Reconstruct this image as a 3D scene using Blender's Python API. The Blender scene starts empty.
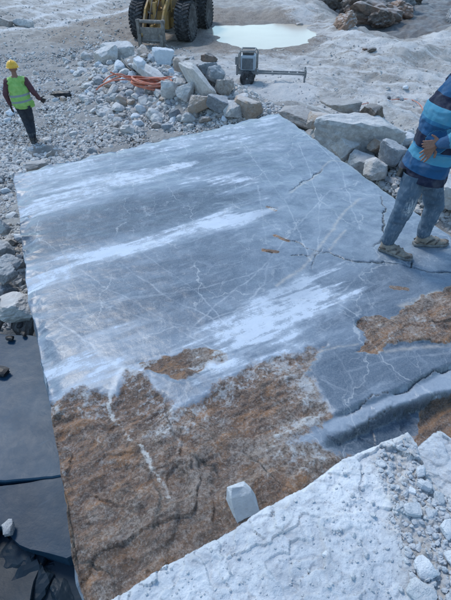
import bpy, bmesh, math, random
import numpy as np
from mathutils import Vector, Matrix
R = math.radians
SC = bpy.context.scene
COL = SC.collection
# ------------------------------------------------------------------ camera, light, exposure
CAMH, PITCH, FPX = 2.4, 40.0, 450.0
cam = bpy.data.objects.new('camera', bpy.data.cameras.new('camera'))
COL.objects.link(cam)
cam.location = (0, 0, CAMH)
cam.rotation_euler = (R(90 - PITCH), 0, 0)
cam.data.sensor_fit = 'VERTICAL'
cam.data.sensor_height = 24
cam.data.lens = FPX / 600 * 24
cam.data.clip_start = 0.05
cam.data.clip_end = 3000
SC.camera = cam
SUN_EL, SUN_AZ = 52.0, -38.0          # azimuth: degrees clockwise from +Y
w = bpy.data.worlds.new('World'); SC.world = w; w.use_nodes = True
nt = w.node_tree
bg = nt.nodes['Background']
sky = nt.nodes.new('ShaderNodeTexSky')
sky.sky_type = 'NISHITA'; sky.sun_disc = False
sky.sun_elevation = R(SUN_EL); sky.sun_rotation = R(SUN_AZ)
sky.altitude = 900; sky.air_density = 1.25; sky.dust_density = 0.8; sky.ozone_density = 1.6
tn = nt.nodes.new('ShaderNodeMix'); tn.data_type = 'RGBA'; tn.blend_type = 'MULTIPLY'; tn.inputs[0].default_value = 1
tn.inputs[7].default_value = (.92, 1.02, 1.0, 1)
nt.links.new(sky.outputs[0], tn.inputs[6]); nt.links.new(tn.outputs[2], bg.inputs[0])
bg.inputs[1].default_value = 0.14
sl = bpy.data.lights.new('sun', 'SUN'); so = bpy.data.objects.new('sun', sl); COL.objects.link(so)
sl.energy = 1.25; sl.angle = R(14); sl.color = (1.0, 0.96, 0.9)
sd = Vector((math.sin(R(SUN_AZ)) * math.cos(R(SUN_EL)), math.cos(R(SUN_AZ)) * math.cos(R(SUN_EL)), math.sin(R(SUN_EL))))
so.rotation_euler = sd.to_track_quat('Z', 'Y').to_euler()
SC.view_settings.view_transform = 'Standard'
SC.view_settings.look = 'None'
SC.view_settings.exposure = 0.92
SC.view_settings.gamma = 1
# ------------------------------------------------------------------ helpers
GZ = -1.8
cp, sp_ = math.cos(R(PITCH)), math.sin(R(PITCH))
def ray(px, py):
    a = (np.asarray(px, float) - 225.5) / FPX; b = (300 - np.asarray(py, float)) / FPX
    return a, cp + b * sp_, -sp_ + b * cp
def P(px, py, z=0.0):
    x, y, zz = ray(px, py)
    t = (z - CAMH) / zz
    return np.array([x * t, y * t, np.full_like(np.asarray(t, float), z)]).T
def J(px, py, Y):                      # point of the line of sight at world depth Y
    x, y, zz = ray(px, py); t = Y / y
    return Vector((float(x * t), Y, float(CAMH + zz * t)))
def hsh(ix, iy, iz, s):
    n = (ix * 374761393 + iy * 668265263 + iz * 2147483647 + s * 974634777) & 0xffffffff
    n = ((n ^ (n >> 13)) * 1274126177) & 0xffffffff
    return ((n ^ (n >> 16)) & 0xffff) / 65535.0
def vnoise(x, y, z=None, s=0):
    x = np.asarray(x, float); y = np.asarray(y, float)
    z = np.zeros_like(x) if z is None else np.asarray(z, float)
    ix, iy, iz = (np.floor(v).astype(np.int64) for v in (x, y, z))
    fx, fy, fz = x - ix, y - iy, z - iz
    fx, fy, fz = (f * f * f * (f * (f * 6 - 15) + 10) for f in (fx, fy, fz))
    r = 0
    flat = not np.any(fz)
    for dz in ((0,) if flat else (0, 1)):
        wz = 1 if flat else (fz if dz else 1 - fz)
        for dy in (0, 1):
            wy = fy if dy else 1 - fy
            for dx in (0, 1):
                wx = fx if dx else 1 - fx
                r = r + hsh(ix + dx, iy + dy, iz + dz, s) * wx * wy * wz
    return r * 2 - 1
def fbm(x, y, z=None, o=4, s=0, g=0.5):
    a, f, t = 1.0, 1.0, 0
    for i in range(o):
        t = t + a * vnoise(np.asarray(x) * f, np.asarray(y) * f, None if z is None else np.asarray(z) * f, s + i * 17)
        a *= g; f *= 2.03
    return t
def ridged(x, y, o=4, s=0):
    a, f, t = 1.0, 1.0, 0
    for i in range(o):
        t = t + a * (1 - np.abs(vnoise(x * f, y * f, None, s + i * 13)) * 2)
        a *= .5; f *= 2.1
    return t
def sst(e0, e1, v):
    t = np.clip((v - e0) / (e1 - e0), 0, 1); return t * t * (3 - 2 * t)
def seg_dist(x, y, pts):
    d = np.full(np.shape(x), 1e9)
    for (ax, ay), (bx, by) in zip(pts[:-1], pts[1:]):
        vx, vy = bx - ax, by - ay
        t = np.clip(((x - ax) * vx + (y - ay) * vy) / (vx * vx + vy * vy + 1e-12), 0, 1)
        d = np.minimum(d, np.hypot(x - ax - t * vx, y - ay - t * vy))
    return d
def sdf(x, y, pts):                    # signed distance, positive inside
    c = np.zeros(np.shape(x), bool)
    q = list(pts) + [pts[0]]
    for (ax, ay), (bx, by) in zip(q[:-1], q[1:]):
        with np.errstate(divide='ignore', invalid='ignore'):
            k = ((ay > y) != (by > y)) & (x < (bx - ax) * (y - ay) / (by - ay + 1e-12) + ax)
        c ^= k
    d = seg_dist(x, y, q)
    return np.where(c, d, -d)
def W(pix, z=0.0):                     # outline given as sight lines, laid on the level z
    return [tuple(P(a, b, z)[:2]) for a, b in pix]
def poly_mask(x, y, pix, soft, z=0.0, shift=0.0):
    return sst(-soft, soft, sdf(x, y, W(pix, z)) + shift)

def mesh_from(name, V, F, attrs=None, smooth=True):
    me = bpy.data.meshes.new(name)
    V = np.asarray(V, np.float32)
    if isinstance(F, np.ndarray):
        k = F.shape[1]
        me.vertices.add(len(V)); me.vertices.foreach_set('co', V.ravel())
        me.loops.add(F.size); me.loops.foreach_set('vertex_index', F.ravel().astype(np.int32))
        me.polygons.add(len(F)); me.polygons.foreach_set('loop_start', (np.arange(len(F)) * k).astype(np.int32))
        me.update(calc_edges=True)
    else:
        me.from_pydata([tuple(v) for v in V], [], [tuple(f) for f in F])
    me.polygons.foreach_set('use_smooth', np.full(len(me.polygons), smooth))
    for k, v in (attrs or {}).items():
        a = me.attributes.new(k, 'FLOAT', 'POINT'); a.data.foreach_set('value', np.asarray(v, np.float32).ravel())
    me.update()
    return me
def link(name, me, mat=None, parent=None, loc=None):
    o = bpy.data.objects.new(name, me); COL.objects.link(o)
    if mat is not None:
        if me.materials: me.materials[0] = mat
        else: me.materials.append(mat)
    if parent is not None: o.parent = parent
    if loc is not None: o.location = loc
    return o
def tag(o, label=None, cat=None, group=None, kind=None):
    for k, v in (('label', label), ('category', cat), ('group', group), ('kind', kind)):
        if v: o[k] = v
    return o
def empty(name, loc, rz=0):
    o = bpy.data.objects.new(name, None); COL.objects.link(o)
    o.location = loc; o.rotation_euler = (0, 0, rz); return o
def grid_faces(nu, nv):
    i = np.arange(nv - 1)[:, None] * nu + np.arange(nu - 1)[None, :]
    return np.stack([i, i + 1, i + nu + 1, i + nu], -1).reshape(-1, 4)
def merge(name, items, smooth=True):   # join (V,F) lists into one mesh
    V, F, n = [], [], 0
    for v, f in items:
        V += [tuple(p) for p in v]; F += [tuple(i + n for i in q) for q in f]; n += len(v)
    return mesh_from(name, V, F, smooth=smooth)
def box(x0, x1, y0, y1, z0, z1, M=None):
    v = [Vector((x, y, z)) for z in (z0, z1) for y in (y0, y1) for x in (x0, x1)]
    if M is not None: v = [M @ p for p in v]
    return v, [(0, 2, 3, 1), (4, 5, 7, 6), (0, 1, 5, 4), (1, 3, 7, 5), (3, 2, 6, 7), (2, 0, 4, 6)]
def frames(pts):
    pts = [Vector(p) for p in pts]; out = []; up = None
    for i, p in enumerate(pts):
        t = (pts[min(i + 1, len(pts) - 1)] - pts[max(i - 1, 0)]).normalized()
        if up is None: up = Vector((0, 0, 1)) if abs(t.z) < .9 else Vector((1, 0, 0))
        a = t.cross(up).normalized(); up = a.cross(t).normalized()
        out.append((p, a, up))
    return out
def tube(pts, r, n=8, caps=True):
    fr = frames(pts); V, F = [], []
    rr = r if isinstance(r, (list, tuple)) else [r] * len(fr)
    for (p, a, b), q in zip(fr, rr):
        for k in range(n):
            t = 2 * math.pi * k / n
            V.append(p + a * (math.cos(t) * q) + b * (math.sin(t) * q))
    for i in range(len(fr) - 1):
        for k in range(n):
            F.append((i * n + k, i * n + (k + 1) % n, (i + 1) * n + (k + 1) % n, (i + 1) * n + k))
    if caps:
        F.append(tuple(range(n))[::-1]); F.append(tuple(range((len(fr) - 1) * n, len(fr) * n)))
    return V, F
def lathe(prof, n=32, axis='X'):       # profile of (axial, radius)
    V, F = [], []
    for a, r in prof:
        for k in range(n):
            t = 2 * math.pi * k / n
            c, s = math.cos(t) * r, math.sin(t) * r
            V.append(Vector((a, c, s)) if axis == 'X' else Vector((c, s, a)))
    for i in range(len(prof) - 1):
        for k in range(n):
            F.append((i * n + k, (i + 1) * n + k, (i + 1) * n + (k + 1) % n, i * n + (k + 1) % n))
    F.append(tuple(range(n))); F.append(tuple(range((len(prof) - 1) * n, len(prof) * n))[::-1])
    return V, F
def bevel(me, wd=0.01, seg=2):
    bm = bmesh.new(); bm.from_mesh(me)
    bmesh.ops.recalc_face_normals(bm, faces=bm.faces)
    bmesh.ops.bevel(bm, geom=[e for e in bm.edges if len(e.link_faces) == 2 and e.calc_face_angle(0) > .5], offset=wd, segments=seg, profile=.6, affect='EDGES')
    bm.to_mesh(me); bm.free(); return me

# ------------------------------------------------------------------ materials
class NT:
    def __init__(s, name, rough=0.8):
        s.m = bpy.data.materials.new(name); s.m.use_nodes = True
        s.t = s.m.node_tree; s.b = s.t.nodes['Principled BSDF']; s.b.inputs['Roughness'].default_value = rough
        s.b.inputs['Specular IOR Level'].default_value = 0.35
        s.x = None
    def n(s, ty, **k):
        q = s.t.nodes.new(ty)
        for a, v in k.items(): setattr(q, a, v)
        return q
    def setv(s, sock, v):
        if hasattr(v, 'is_output') or isinstance(v, bpy.types.NodeSocket): s.t.links.new(v, sock)
        else:
            if isinstance(v, (tuple, list)) and len(v) == 3 and sock.type == 'RGBA': v = (*v, 1)
            sock.default_value = v
    def attr(s, name):
        return s.n('ShaderNodeAttribute', attribute_name=name).outputs['Fac']
    def co(s, kind='Object'):
        return s.n('ShaderNodeTexCoord').outputs[kind]
    def geo(s): return s.n('ShaderNodeNewGeometry').outputs['Position']
    def mapping(s, v, sc=(1, 1, 1), rot=(0, 0, 0), loc=(0, 0, 0)):
        q = s.n('ShaderNodeMapping'); s.setv(q.inputs[0], v)
        q.inputs['Scale'].default_value = sc; q.inputs['Rotation'].default_value = rot; q.inputs['Location'].default_value = loc
        return q.outputs[0]
    def noise(s, v, scale, det=6, rough=.6, dist=0, out='Fac'):
        q = s.n('ShaderNodeTexNoise'); s.setv(q.inputs['Vector'], v)
        q.inputs['Scale'].default_value = scale; q.inputs['Detail'].default_value = det
        q.inputs['Roughness'].default_value = rough; q.inputs['Distortion'].default_value = dist
        return q.outputs[out]
    def voro(s, v, scale, feat='F1', out='Distance', rnd=1.0):
        q = s.n('ShaderNodeTexVoronoi', feature=feat); s.setv(q.inputs['Vector'], v); q.inputs['Scale'].default_value = scale
        q.inputs['Randomness'].default_value = rnd
        return q.outputs[out]
    def ma(s, op, a, b=0.0, c=0.0, clamp=False):
        q = s.n('ShaderNodeMath', operation=op, use_clamp=clamp)
        s.setv(q.inputs[0], a); s.setv(q.inputs[1], b)
        if op in ('MULTIPLY_ADD',): s.setv(q.inputs[2], c)
        return q.outputs[0]
    def rng(s, v, a, b, c=0.0, d=1.0, sm=True):
        q = s.n('ShaderNodeMapRange', interpolation_type='SMOOTHSTEP' if sm else 'LINEAR'); s.setv(q.inputs[0], v)
        for i, k in enumerate((a, b, c, d)): q.inputs[i + 1].default_value = k
        return q.outputs[0]
    def mix(s, f, a, b, mode='MIX'):
        q = s.n('ShaderNodeMix', data_type='RGBA', blend_type=mode)
        s.setv(q.inputs[0], f); s.setv(q.inputs[6], a); s.setv(q.inputs[7], b)
        return q.outputs[2]
    def bump(s, h, st, dist, prev=None):
        q = s.n('ShaderNodeBump'); q.inputs['Distance'].default_value = dist
        s.setv(q.inputs['Strength'], st); s.setv(q.inputs['Height'], h)
        if prev is not None: s.setv(q.inputs['Normal'], prev)
        return q.outputs[0]
    def done(s, col=None, rough=None, nrm=None):
        if col is not None: s.setv(s.b.inputs['Base Color'], col)
        if rough is not None: s.setv(s.b.inputs['Roughness'], rough)
        if nrm is not None: s.setv(s.b.inputs['Normal'], nrm)
        return s.m

def m_slab():
    s = NT('bedded_marble', .6)
    v = s.geo()
    dust, dark, rust, vein, crack, tanv = (s.attr(k) for k in ('dust', 'dark', 'rust', 'vein', 'crack', 'tan'))
    streakv = s.mapping(v, (1, 1, 1), (0, 0, 0))
    sA = s.mapping(s.mapping(v, rot=(0, 0, -STREAK)), (1.0, 7.0, 1.0))     # runs along the bedding streaks
    n1 = s.noise(sA, 1.6, 8, .62)
    n2 = s.noise(sA, 5.0, 8, .7)
    n3 = s.noise(v, 2.2, 8, .6)
    n4 = s.noise(v, 14, 8, .65)
    nf = s.noise(v, 90, 4, .6)
    sF = s.mapping(s.mapping(v, rot=(0, 0, -STREAK + .12)), (.55, 3.2, 1.0))
    nb = s.noise(sF, 1.0, 7, .58, 1.1)
    base = s.mix(s.rng(n3, .35, .65), (.088, .118, .150), (.150, .185, .220))
    base = s.mix(s.ma('MULTIPLY', s.rng(nb, .48, .62), .6), base, (.235, .272, .308))
    base = s.mix(s.ma('MULTIPLY', s.rng(nb, .36, .45, 1, 0), .6), base, (.058, .080, .106))
    base = s.mix(s.ma('MULTIPLY', s.rng(n2, .45, .7), .22), base, (.40, .42, .44))
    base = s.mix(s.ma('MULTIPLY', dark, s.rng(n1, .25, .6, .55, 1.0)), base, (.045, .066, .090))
    # cloudy crystalline pattern
    cl = s.rng(s.noise(v, 5.5, 10, .72, .8), .5, .68)
    base = s.mix(s.ma('MULTIPLY', cl, .22), base, (.42, .44, .46))
    # rock powder lying in streaks
    sB = s.mapping(s.mapping(v, rot=(0, 0, -STREAK)), (1.0, 14.0, 1.0))
    n5 = s.noise(sB, 2.6, 9, .72)
    def sub5(t_, k_): return s.ma('MULTIPLY', s.ma('SUBTRACT', t_, .5), k_)
    nw = s.noise(s.mapping(v, loc=(3, 9, 2)), 3.6, 10, .66, .6)
    d0 = s.ma('ADD', s.ma('ADD', dust, s.ma('MULTIPLY', dark, -.15)), sub5(n1, 1.5))
    d = s.ma('ADD', s.ma('ADD', d0, sub5(nw, 1.3)), sub5(n5, .75))
    d = s.ma('ADD', s.ma('ADD', d, sub5(n4, .9)), sub5(nf, .5))
    crisp = s.rng(d, .66, .98)
    haze = s.rng(s.ma('ADD', s.ma('ADD', d0, sub5(nw, 1.1)), sub5(n4, .6)), .30, 1.35)
    dm = s.ma('MAXIMUM', s.ma('MULTIPLY', crisp, .80), s.ma('MULTIPLY', haze, .72))
    base = s.mix(dm, base, (.58, .62, .66))
    calm = s.attr('calm')
    cc = s.mix(s.rng(nw, .36, .62), (.105, .138, .172), (.20, .238, .272))
    cc = s.mix(s.ma('MULTIPLY', s.rng(s.noise(v, 6, 9, .7, 1.2), .52, .68), .4), cc, (.33, .365, .395))
    base = s.mix(s.ma('MULTIPLY', calm, .72), base, cc)
    base = s.mix(s.ma('MULTIPLY', s.attr('strip'), s.rng(n4, .3, .6, .7, .95)), base, (.28, .315, .35))
    # thin scratches of the saw and fine calcite veins
    wv = s.mapping(s.mapping(v, rot=(0, 0, -STREAK - .5)), (1.2, 1.2, 1))
    vo = s.voro(s.ma and s.n('ShaderNodeVectorMath', operation='ADD').outputs[0], 1, 'DISTANCE_TO_EDGE') if False else None
    warp = s.n('ShaderNodeVectorMath', operation='MULTIPLY_ADD')
    s.setv(warp.inputs[0], s.noise(v, 1.7, 5, .6, out='Color')); warp.inputs[1].default_value = (.45, .45, .45); s.setv(warp.inputs[2], s.mapping(v, (1, .55, 1), (0, 0, .5)))
    e1 = s.voro(warp.outputs[0], 1.5, 'DISTANCE_TO_EDGE')
    e2 = s.voro(warp.outputs[0], 4.2, 'DISTANCE_TO_EDGE')
    thin = s.ma('MAXIMUM', s.rng(e1, .0, .012, .40, 0), s.rng(e2, 0, .018, .22, 0))
    thin = s.ma('MULTIPLY', thin, s.rng(n3, .42, .6))
    base = s.mix(thin, base, (.56, .55, .52))
    base = s.mix(s.ma('MULTIPLY', vein, s.rng(n4, .3, .6, .35, .95)), base, (.58, .58, .57))
    base = s.mix(s.ma('MULTIPLY', tanv, s.rng(n4, .3, .6, .3, 1.0)), base, (.46, .40, .33))
    base = s.mix(1.0, base, (.93, .975, 1.05), 'MULTIPLY')
    # weathered iron-stained crust
    r0 = s.ma('ADD', s.ma('ADD', rust, sub5(n4, .9)), sub5(nf, .5))
    rm = s.rng(r0, .34, .66)
    sR = s.mapping(s.mapping(v, rot=(0, 0, -STREAK)), (1.0, 2.8, 1.0))
    q1 = s.noise(sR, 3.2, 9, .68, .4); q2 = s.noise(v, 11, 9, .7); q3 = s.noise(v, 34, 7, .75); q4 = s.noise(s.mapping(v, loc=(7, 3, 1)), 1.7, 6, .6)
    q5 = s.noise(sR, 9, 10, .72); q6 = s.noise(v, 70, 4, .7)
    rc = s.mix(s.rng(q5, .40, .60), (.082, .052, .040), (.235, .142, .094))
    rc = s.mix(s.ma('MULTIPLY', s.rng(q1, .49, .62), .65), rc, (.36, .18, .078))
    rc = s.mix(s.ma('MULTIPLY', s.rng(q4, .50, .62), .5), rc, (.13, .105, .09))
    rc = s.mix(s.ma('MULTIPLY', s.rng(q2, .36, .46, 1, 0), .5), rc, (.085, .062, .048))
    q7 = s.noise(v, 48, 9, .82)
    sp1 = s.rng(s.ma('ADD', s.ma('ADD', q7, s.ma('MULTIPLY', dust, .13)), s.ma('ADD', sub5(q2, .35), sub5(q4, .5))), .55, .66)
    rc = s.mix(s.ma('MULTIPLY', sp1, .40), rc, (.52, .47, .43))
    rc = s.mix(s.ma('MULTIPLY', s.rng(s.ma('ADD', q2, s.ma('MULTIPLY', dust, .18)), .66, .78), .55), rc, (.52, .51, .50))
    rc = s.mix(s.ma('MULTIPLY', s.rng(q6, .50, .66), .3), rc, (.46, .38, .30))
    rc = s.mix(s.rng(s.ma('ADD', vein, s.ma('ADD', sub5(q3, 1.4), sub5(q2, 1.4))), .46, .80), rc, (.60, .585, .56))
    rc = s.mix(s.ma('MULTIPLY', s.rng(q3, .36, .45, 1, 0), .65), rc, (.06, .052, .042))
    base = s.mix(rm, base, rc)
    over = s.rng(s.ma('ADD', dust, s.ma('ADD', sub5(q3, 1.3), sub5(q2, 1.3))), .62, .95)
    base = s.mix(s.ma('MULTIPLY', s.ma('MULTIPLY', over, rm), .75), base, (.55, .575, .60))
    base = s.mix(s.ma('MULTIPLY', crack, .9), base, (.02, .035, .04))
    base = s.mix(s.ma('MULTIPLY', s.rng(nf, .35, .7), .10), base, (.62, .64, .66))
    # relief
    b1 = s.bump(q6, s.ma('MULTIPLY', rm, .8), .004)
    b1 = s.bump(q3, s.ma('MULTIPLY', rm, 1.0), .018, b1)
    b1 = s.bump(q2, s.ma('MULTIPLY', rm, .7), .022, b1)
    b2 = s.bump(n4, .35, .008, b1)
    b3 = s.bump(nf, .4, .0025, b2)
    b4 = s.bump(dm, .3, .002, b3)
    rough = s.mix(dm, (.33,) * 3, (.85,) * 3)
    rough = s.mix(rm, rough, (.8,) * 3)
    return s.done(base, rough, b4)

def m_rock(name, pale, grey, stain, stainamt=.5, gran=1.0, bright=(.85, 1.12), dark=.0):
    s = NT(name, .82)
    v = s.co('Object')
    oi = s.n('ShaderNodeObjectInfo').outputs['Random']
    off = s.n('ShaderNodeVectorMath', operation='ADD'); s.setv(off.inputs[0], s.geo())
    cmb = s.n('ShaderNodeCombineXYZ'); s.setv(cmb.inputs[0], s.ma('MULTIPLY', oi, 37)); s.setv(cmb.inputs[2], s.ma('MULTIPLY', oi, 11)); s.setv(off.inputs[1], cmb.outputs[0])
    v = off.outputs[0]
    n1 = s.noise(v, 2.4 * gran, 8, .62); n2 = s.noise(v, 9 * gran, 8, .7); n3 = s.noise(v, 40 * gran, 5, .7)
    c = s.mix(s.rng(n2, .38, .64), grey, pale)
    c = s.mix(s.ma('MULTIPLY', s.rng(n1, .36, .6, 1, 0), .5), c, grey)
    sm = s.ma('MULTIPLY', s.rng(s.ma('ADD', n1, s.ma('MULTIPLY', s.ma('SUBTRACT', oi, .5), .35)), .52, .68), stainamt)
    c = s.mix(sm, c, stain)
    c = s.mix(s.ma('MULTIPLY', s.rng(n3, .55, .7), .4), c, tuple(min(.8, p * 1.15) for p in pale))
    c = s.mix(s.ma('MULTIPLY', s.rng(n3, .28, .42, 1, 0), .35), c, tuple(p * .45 for p in grey))
    # upward faces of loose stone are mixed paler
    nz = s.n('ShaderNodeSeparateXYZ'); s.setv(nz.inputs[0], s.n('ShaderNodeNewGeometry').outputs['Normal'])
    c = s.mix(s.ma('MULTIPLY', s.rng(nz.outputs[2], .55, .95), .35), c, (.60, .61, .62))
    k = s.ma('MULTIPLY_ADD', oi, bright[1] - bright[0], bright[0])
    kk = s.n('ShaderNodeCombineColor'); [s.setv(kk.inputs[i], k) for i in range(3)]
    c = s.mix(1.0, c, kk.outputs[0], 'MULTIPLY')
    b = s.bump(n2, 1.0, .03 / gran); b = s.bump(n3, .9, .008 / gran, b)
    return s.done(c, None, b)

def m_gravel():
    s = NT('crushed_marble', .88)
    v = s.geo(); r = s.attr('rnd')
    n2 = s.noise(v, 30, 5, .7); n1 = s.noise(v, .6, 5, .6)
    c = s.mix(r, (.25, .25, .25), (.62, .61, .595))
    c = s.mix(s.rng(r, .86, .9, 0, .7), c, (.40, .33, .27))
    c = s.mix(s.rng(r, .0, .07, .7, 0), c, (.13, .14, .15))
    c = s.mix(s.ma('MULTIPLY', s.rng(n1, .5, .64), .35), c, (.33, .27, .22))
    c = s.mix(s.ma('MULTIPLY', s.rng(n2, .45, .65), .3), c, (.58, .59, .60))
    return s.done(c, None, s.bump(n2, .6, .01))

def m_ground():
    s = NT('quarry_dirt', .85)
    v = s.geo()
    mud, dust, wet, track, rub = (s.attr(k) for k in ('mud', 'dust', 'wet', 'track', 'rub'))
    n1 = s.noise(v, .45, 9, .62, .3); n2 = s.noise(v, 2.2, 9, .68); n3 = s.noise(v, 11, 8, .72); n4 = s.noise(v, 45, 5, .7)
    sv = s.mapping(s.mapping(v, rot=(0, 0, R(35))), (.55, 2.6, 1)); n5 = s.noise(sv, .9, 9, .68, .5)
    c = s.mix(s.rng(n2, .36, .64), (.255, .24, .222), (.37, .36, .345))
    m = s.rng(s.ma('ADD', mud, s.ma('MULTIPLY', s.ma('SUBTRACT', n1, .5), .9)), .3, .75)
    mc = s.mix(s.rng(n3, .35, .65), (.17, .14, .115), (.29, .25, .215))
    c = s.mix(s.ma('MULTIPLY', m, .92), c, mc)
    d0 = s.ma('ADD', dust, s.ma('MULTIPLY', s.ma('SUBTRACT', n5, .5), 1.9))
    d0 = s.ma('ADD', d0, s.ma('MULTIPLY', s.ma('SUBTRACT', n3, .5), .8))
    dm = s.rng(d0, .38, .78)
    c = s.mix(s.ma('MULTIPLY', dm, .8), c, (.55, .55, .55))
    tm = s.ma('MULTIPLY', track, s.rng(n3, .32, .6, .3, 1))
    c = s.mix(tm, c, (.6, .61, .62))
    c = s.mix(s.ma('MULTIPLY', s.rng(n4, .55, .7), .4), c, (.55, .56, .57))
    c = s.mix(s.ma('MULTIPLY', s.rng(n4, .3, .42, 1, 0), .35), c, (.14, .13, .13))
    c = s.mix(s.ma('MULTIPLY', rub, s.rng(n3, .3, .6, .6, .2)), c, (.20, .20, .205))
    c = s.mix(s.ma('MULTIPLY', wet, s.rng(n2, .3, .7, .95, .7)), c, (.085, .08, .078))
    rough = s.mix(wet, (.88,) * 3, (.45,) * 3)
    b = s.bump(n2, .5, .12); b = s.bump(n3, .8, .05, b); b = s.bump(n4, .6, .012, b)
    return s.done(c, rough, b)

def m_white():
    s = NT('powdered_marble', .9)
    v = s.geo(); vein = s.attr('scree')
    n1 = s.noise(v, 3.5, 8, .6); n2 = s.noise(v, 18, 8, .68); n3 = s.noise(v, 75, 6, .65)
    c = s.mix(s.rng(n1, .35, .65), (.44, .475, .515), (.60, .63, .66))
    c = s.mix(s.ma('MULTIPLY', s.rng(n2, .50, .64), .65), c, (.38, .40, .43))
    c = s.mix(s.ma('MULTIPLY', s.rng(n3, .3, .42, 1, 0), .4), c, (.36, .37, .385))
    c = s.mix(s.ma('MULTIPLY', vein, s.rng(n2, .4, .6, .3, .75)), c, (.36, .33, .30))
    b = s.bump(n1, .4, .03); b = s.bump(n2, .9, .014, b); b = s.bump(n3, .9, .004, b)
    return s.done(c, None, b)

def m_darkblock(name, a, b_, rough=.35):
    s = NT(name, rough)
    v = s.geo()
    n1 = s.noise(v, 1.3, 8, .6); n2 = s.noise(v, 8, 8, .65); n3 = s.noise(v, 60, 4, .6)
    sv = s.mapping(s.mapping(v, rot=(0, 0, R(-40))), (1, 9, 1)); n5 = s.noise(sv, 2.4, 7, .7)
    c = s.mix(s.rng(n1, .35, .65), a, b_)
    c = s.mix(s.ma('MULTIPLY', s.rng(n5, .60, .74), .22), c, tuple(min(.5, x * 2.4) for x in b_))
    c = s.mix(s.ma('MULTIPLY', s.rng(n2, .64, .76), .14), c, tuple(min(.5, x * 1.8) for x in b_))
    s.b.inputs['Specular IOR Level'].default_value = .14
    return s.done(c, s.mix(s.rng(n2, .2, .8), (rough + .1,) * 3, (rough + .2,) * 3), s.bump(n2, .25, .01, s.bump(n3, .3, .002)))

def m_plain(name, col, rough=.6, metal=0.0, dirt=.35, dcol=(.38, .37, .36), sc=9, bump=.3, bd=.004):
    s = NT(name, rough); s.b.inputs['Metallic'].default_value = metal
    v = s.co('Object'); n = s.noise(v, sc, 8, .7); n2 = s.noise(v, sc * 7, 5, .7)
    c = s.mix(s.rng(n2, .3, .7), tuple(x * .8 for x in col), tuple(min(1, x * 1.15) for x in col))
    c = s.mix(s.ma('MULTIPLY', s.rng(n, .42, .68), dirt), c, dcol)
    return s.done(c, None, s.bump(n2, bump, bd))
def m_denim():
    s = NT('worn_denim', .9); v = s.co('Object')
    n = s.noise(v, 7, 7, .65); n2 = s.noise(s.mapping(v, (1, 1, .35)), 60, 5, .7); n3 = s.noise(v, 400, 2, .5)
    c = s.mix(s.rng(n, .35, .65), (.045, .080, .125), (.085, .13, .185))
    c = s.mix(s.ma('MULTIPLY', s.rng(n2, .5, .72), .5), c, (.22, .26, .31))
    c = s.mix(s.ma('MULTIPLY', s.attr('powder'), s.rng(n2, .4, .66)), c, (.5, .53, .56))
    return s.done(c, None, s.bump(n3, .3, .001, s.bump(n2, .35, .006)))
def m_sweater():
    s = NT('striped_knit', .95)
    q = s.n('ShaderNodeValToRGB'); q.color_ramp.interpolation = 'CONSTANT'
    navy, blue, cyan, teal = (.007, .012, .036, 1), (.012, .068, .165, 1), (.055, .22, .34, 1), (.022, .13, .26, 1)
    st = [(0, navy), (.10, blue), (.235, cyan), (.34, teal), (.36, navy), (.50, blue), (.62, teal), (.66, cyan), (.80, navy), (.90, blue)]
    e = q.color_ramp.elements
    e[0].position, e[0].color = st[0]
    e[1].position, e[1].color = st[1]
    for p, c in st[2:]:
        k = e.new(p); k.color = c
    s.setv(q.inputs[0], s.attr('band'))
    v = s.co('Object'); n = s.noise(v, 130, 3, .6); n2 = s.noise(v, 9, 6, .6)
    c = s.mix(s.ma('MULTIPLY', s.rng(n2, .45, .7), .12), q.outputs[0], (.3, .33, .36))
    return s.done(c, None, s.bump(n, .5, .003, s.bump(n2, .5, .02)))
def m_vest():
    s = NT('lime_vest_cloth', .7)
    z = s.attr('band')
    v = s.co('Object'); n = s.noise(v, 8, 6, .6)
    c = s.mix(s.rng(n, .35, .65), (.20, .40, .10), (.29, .50, .15))
    a = s.ma('MULTIPLY', s.rng(z, .985, .99), s.rng(z, 1.03, 1.035, 1, 0))
    b = s.ma('MULTIPLY', s.rng(z, 1.115, 1.12), s.rng(z, 1.16, 1.165, 1, 0))
    c = s.mix(s.ma('MAXIMUM', a, b), c, (.22, .26, .27))
    return s.done(c, None, s.bump(n, .5, .03))
def m_water():
    s = NT('puddle_water', .16)
    v = s.geo(); n = s.noise(v, .35, 4, .5)
    c = s.mix(s.rng(n, .3, .7), (.44, .385, .31), (.50, .44, .36))  # murky water; pale warm base also paints in the bright sky's reflection
    s.b.inputs['Specular IOR Level'].default_value = .1; s.b.inputs['Specular Tint'].default_value = (1, .84, .70, 1)
    return s.done(c, None, s.bump(s.noise(v, 6, 2, .5), .03, .01))
def m_tyre():
    s = NT('tyre_rubber', .85); v = s.co('Object'); n = s.noise(v, 5, 7, .7); n2 = s.noise(v, 40, 4, .6)
    c = s.mix(s.rng(n, .4, .66), (.022, .023, .026), (.10, .10, .105))
    c = s.mix(s.ma('MULTIPLY', s.rng(n2, .55, .7), .4), c, (.2, .2, .21))
    return s.done(c, None, s.bump(n2, .4, .006))

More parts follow.
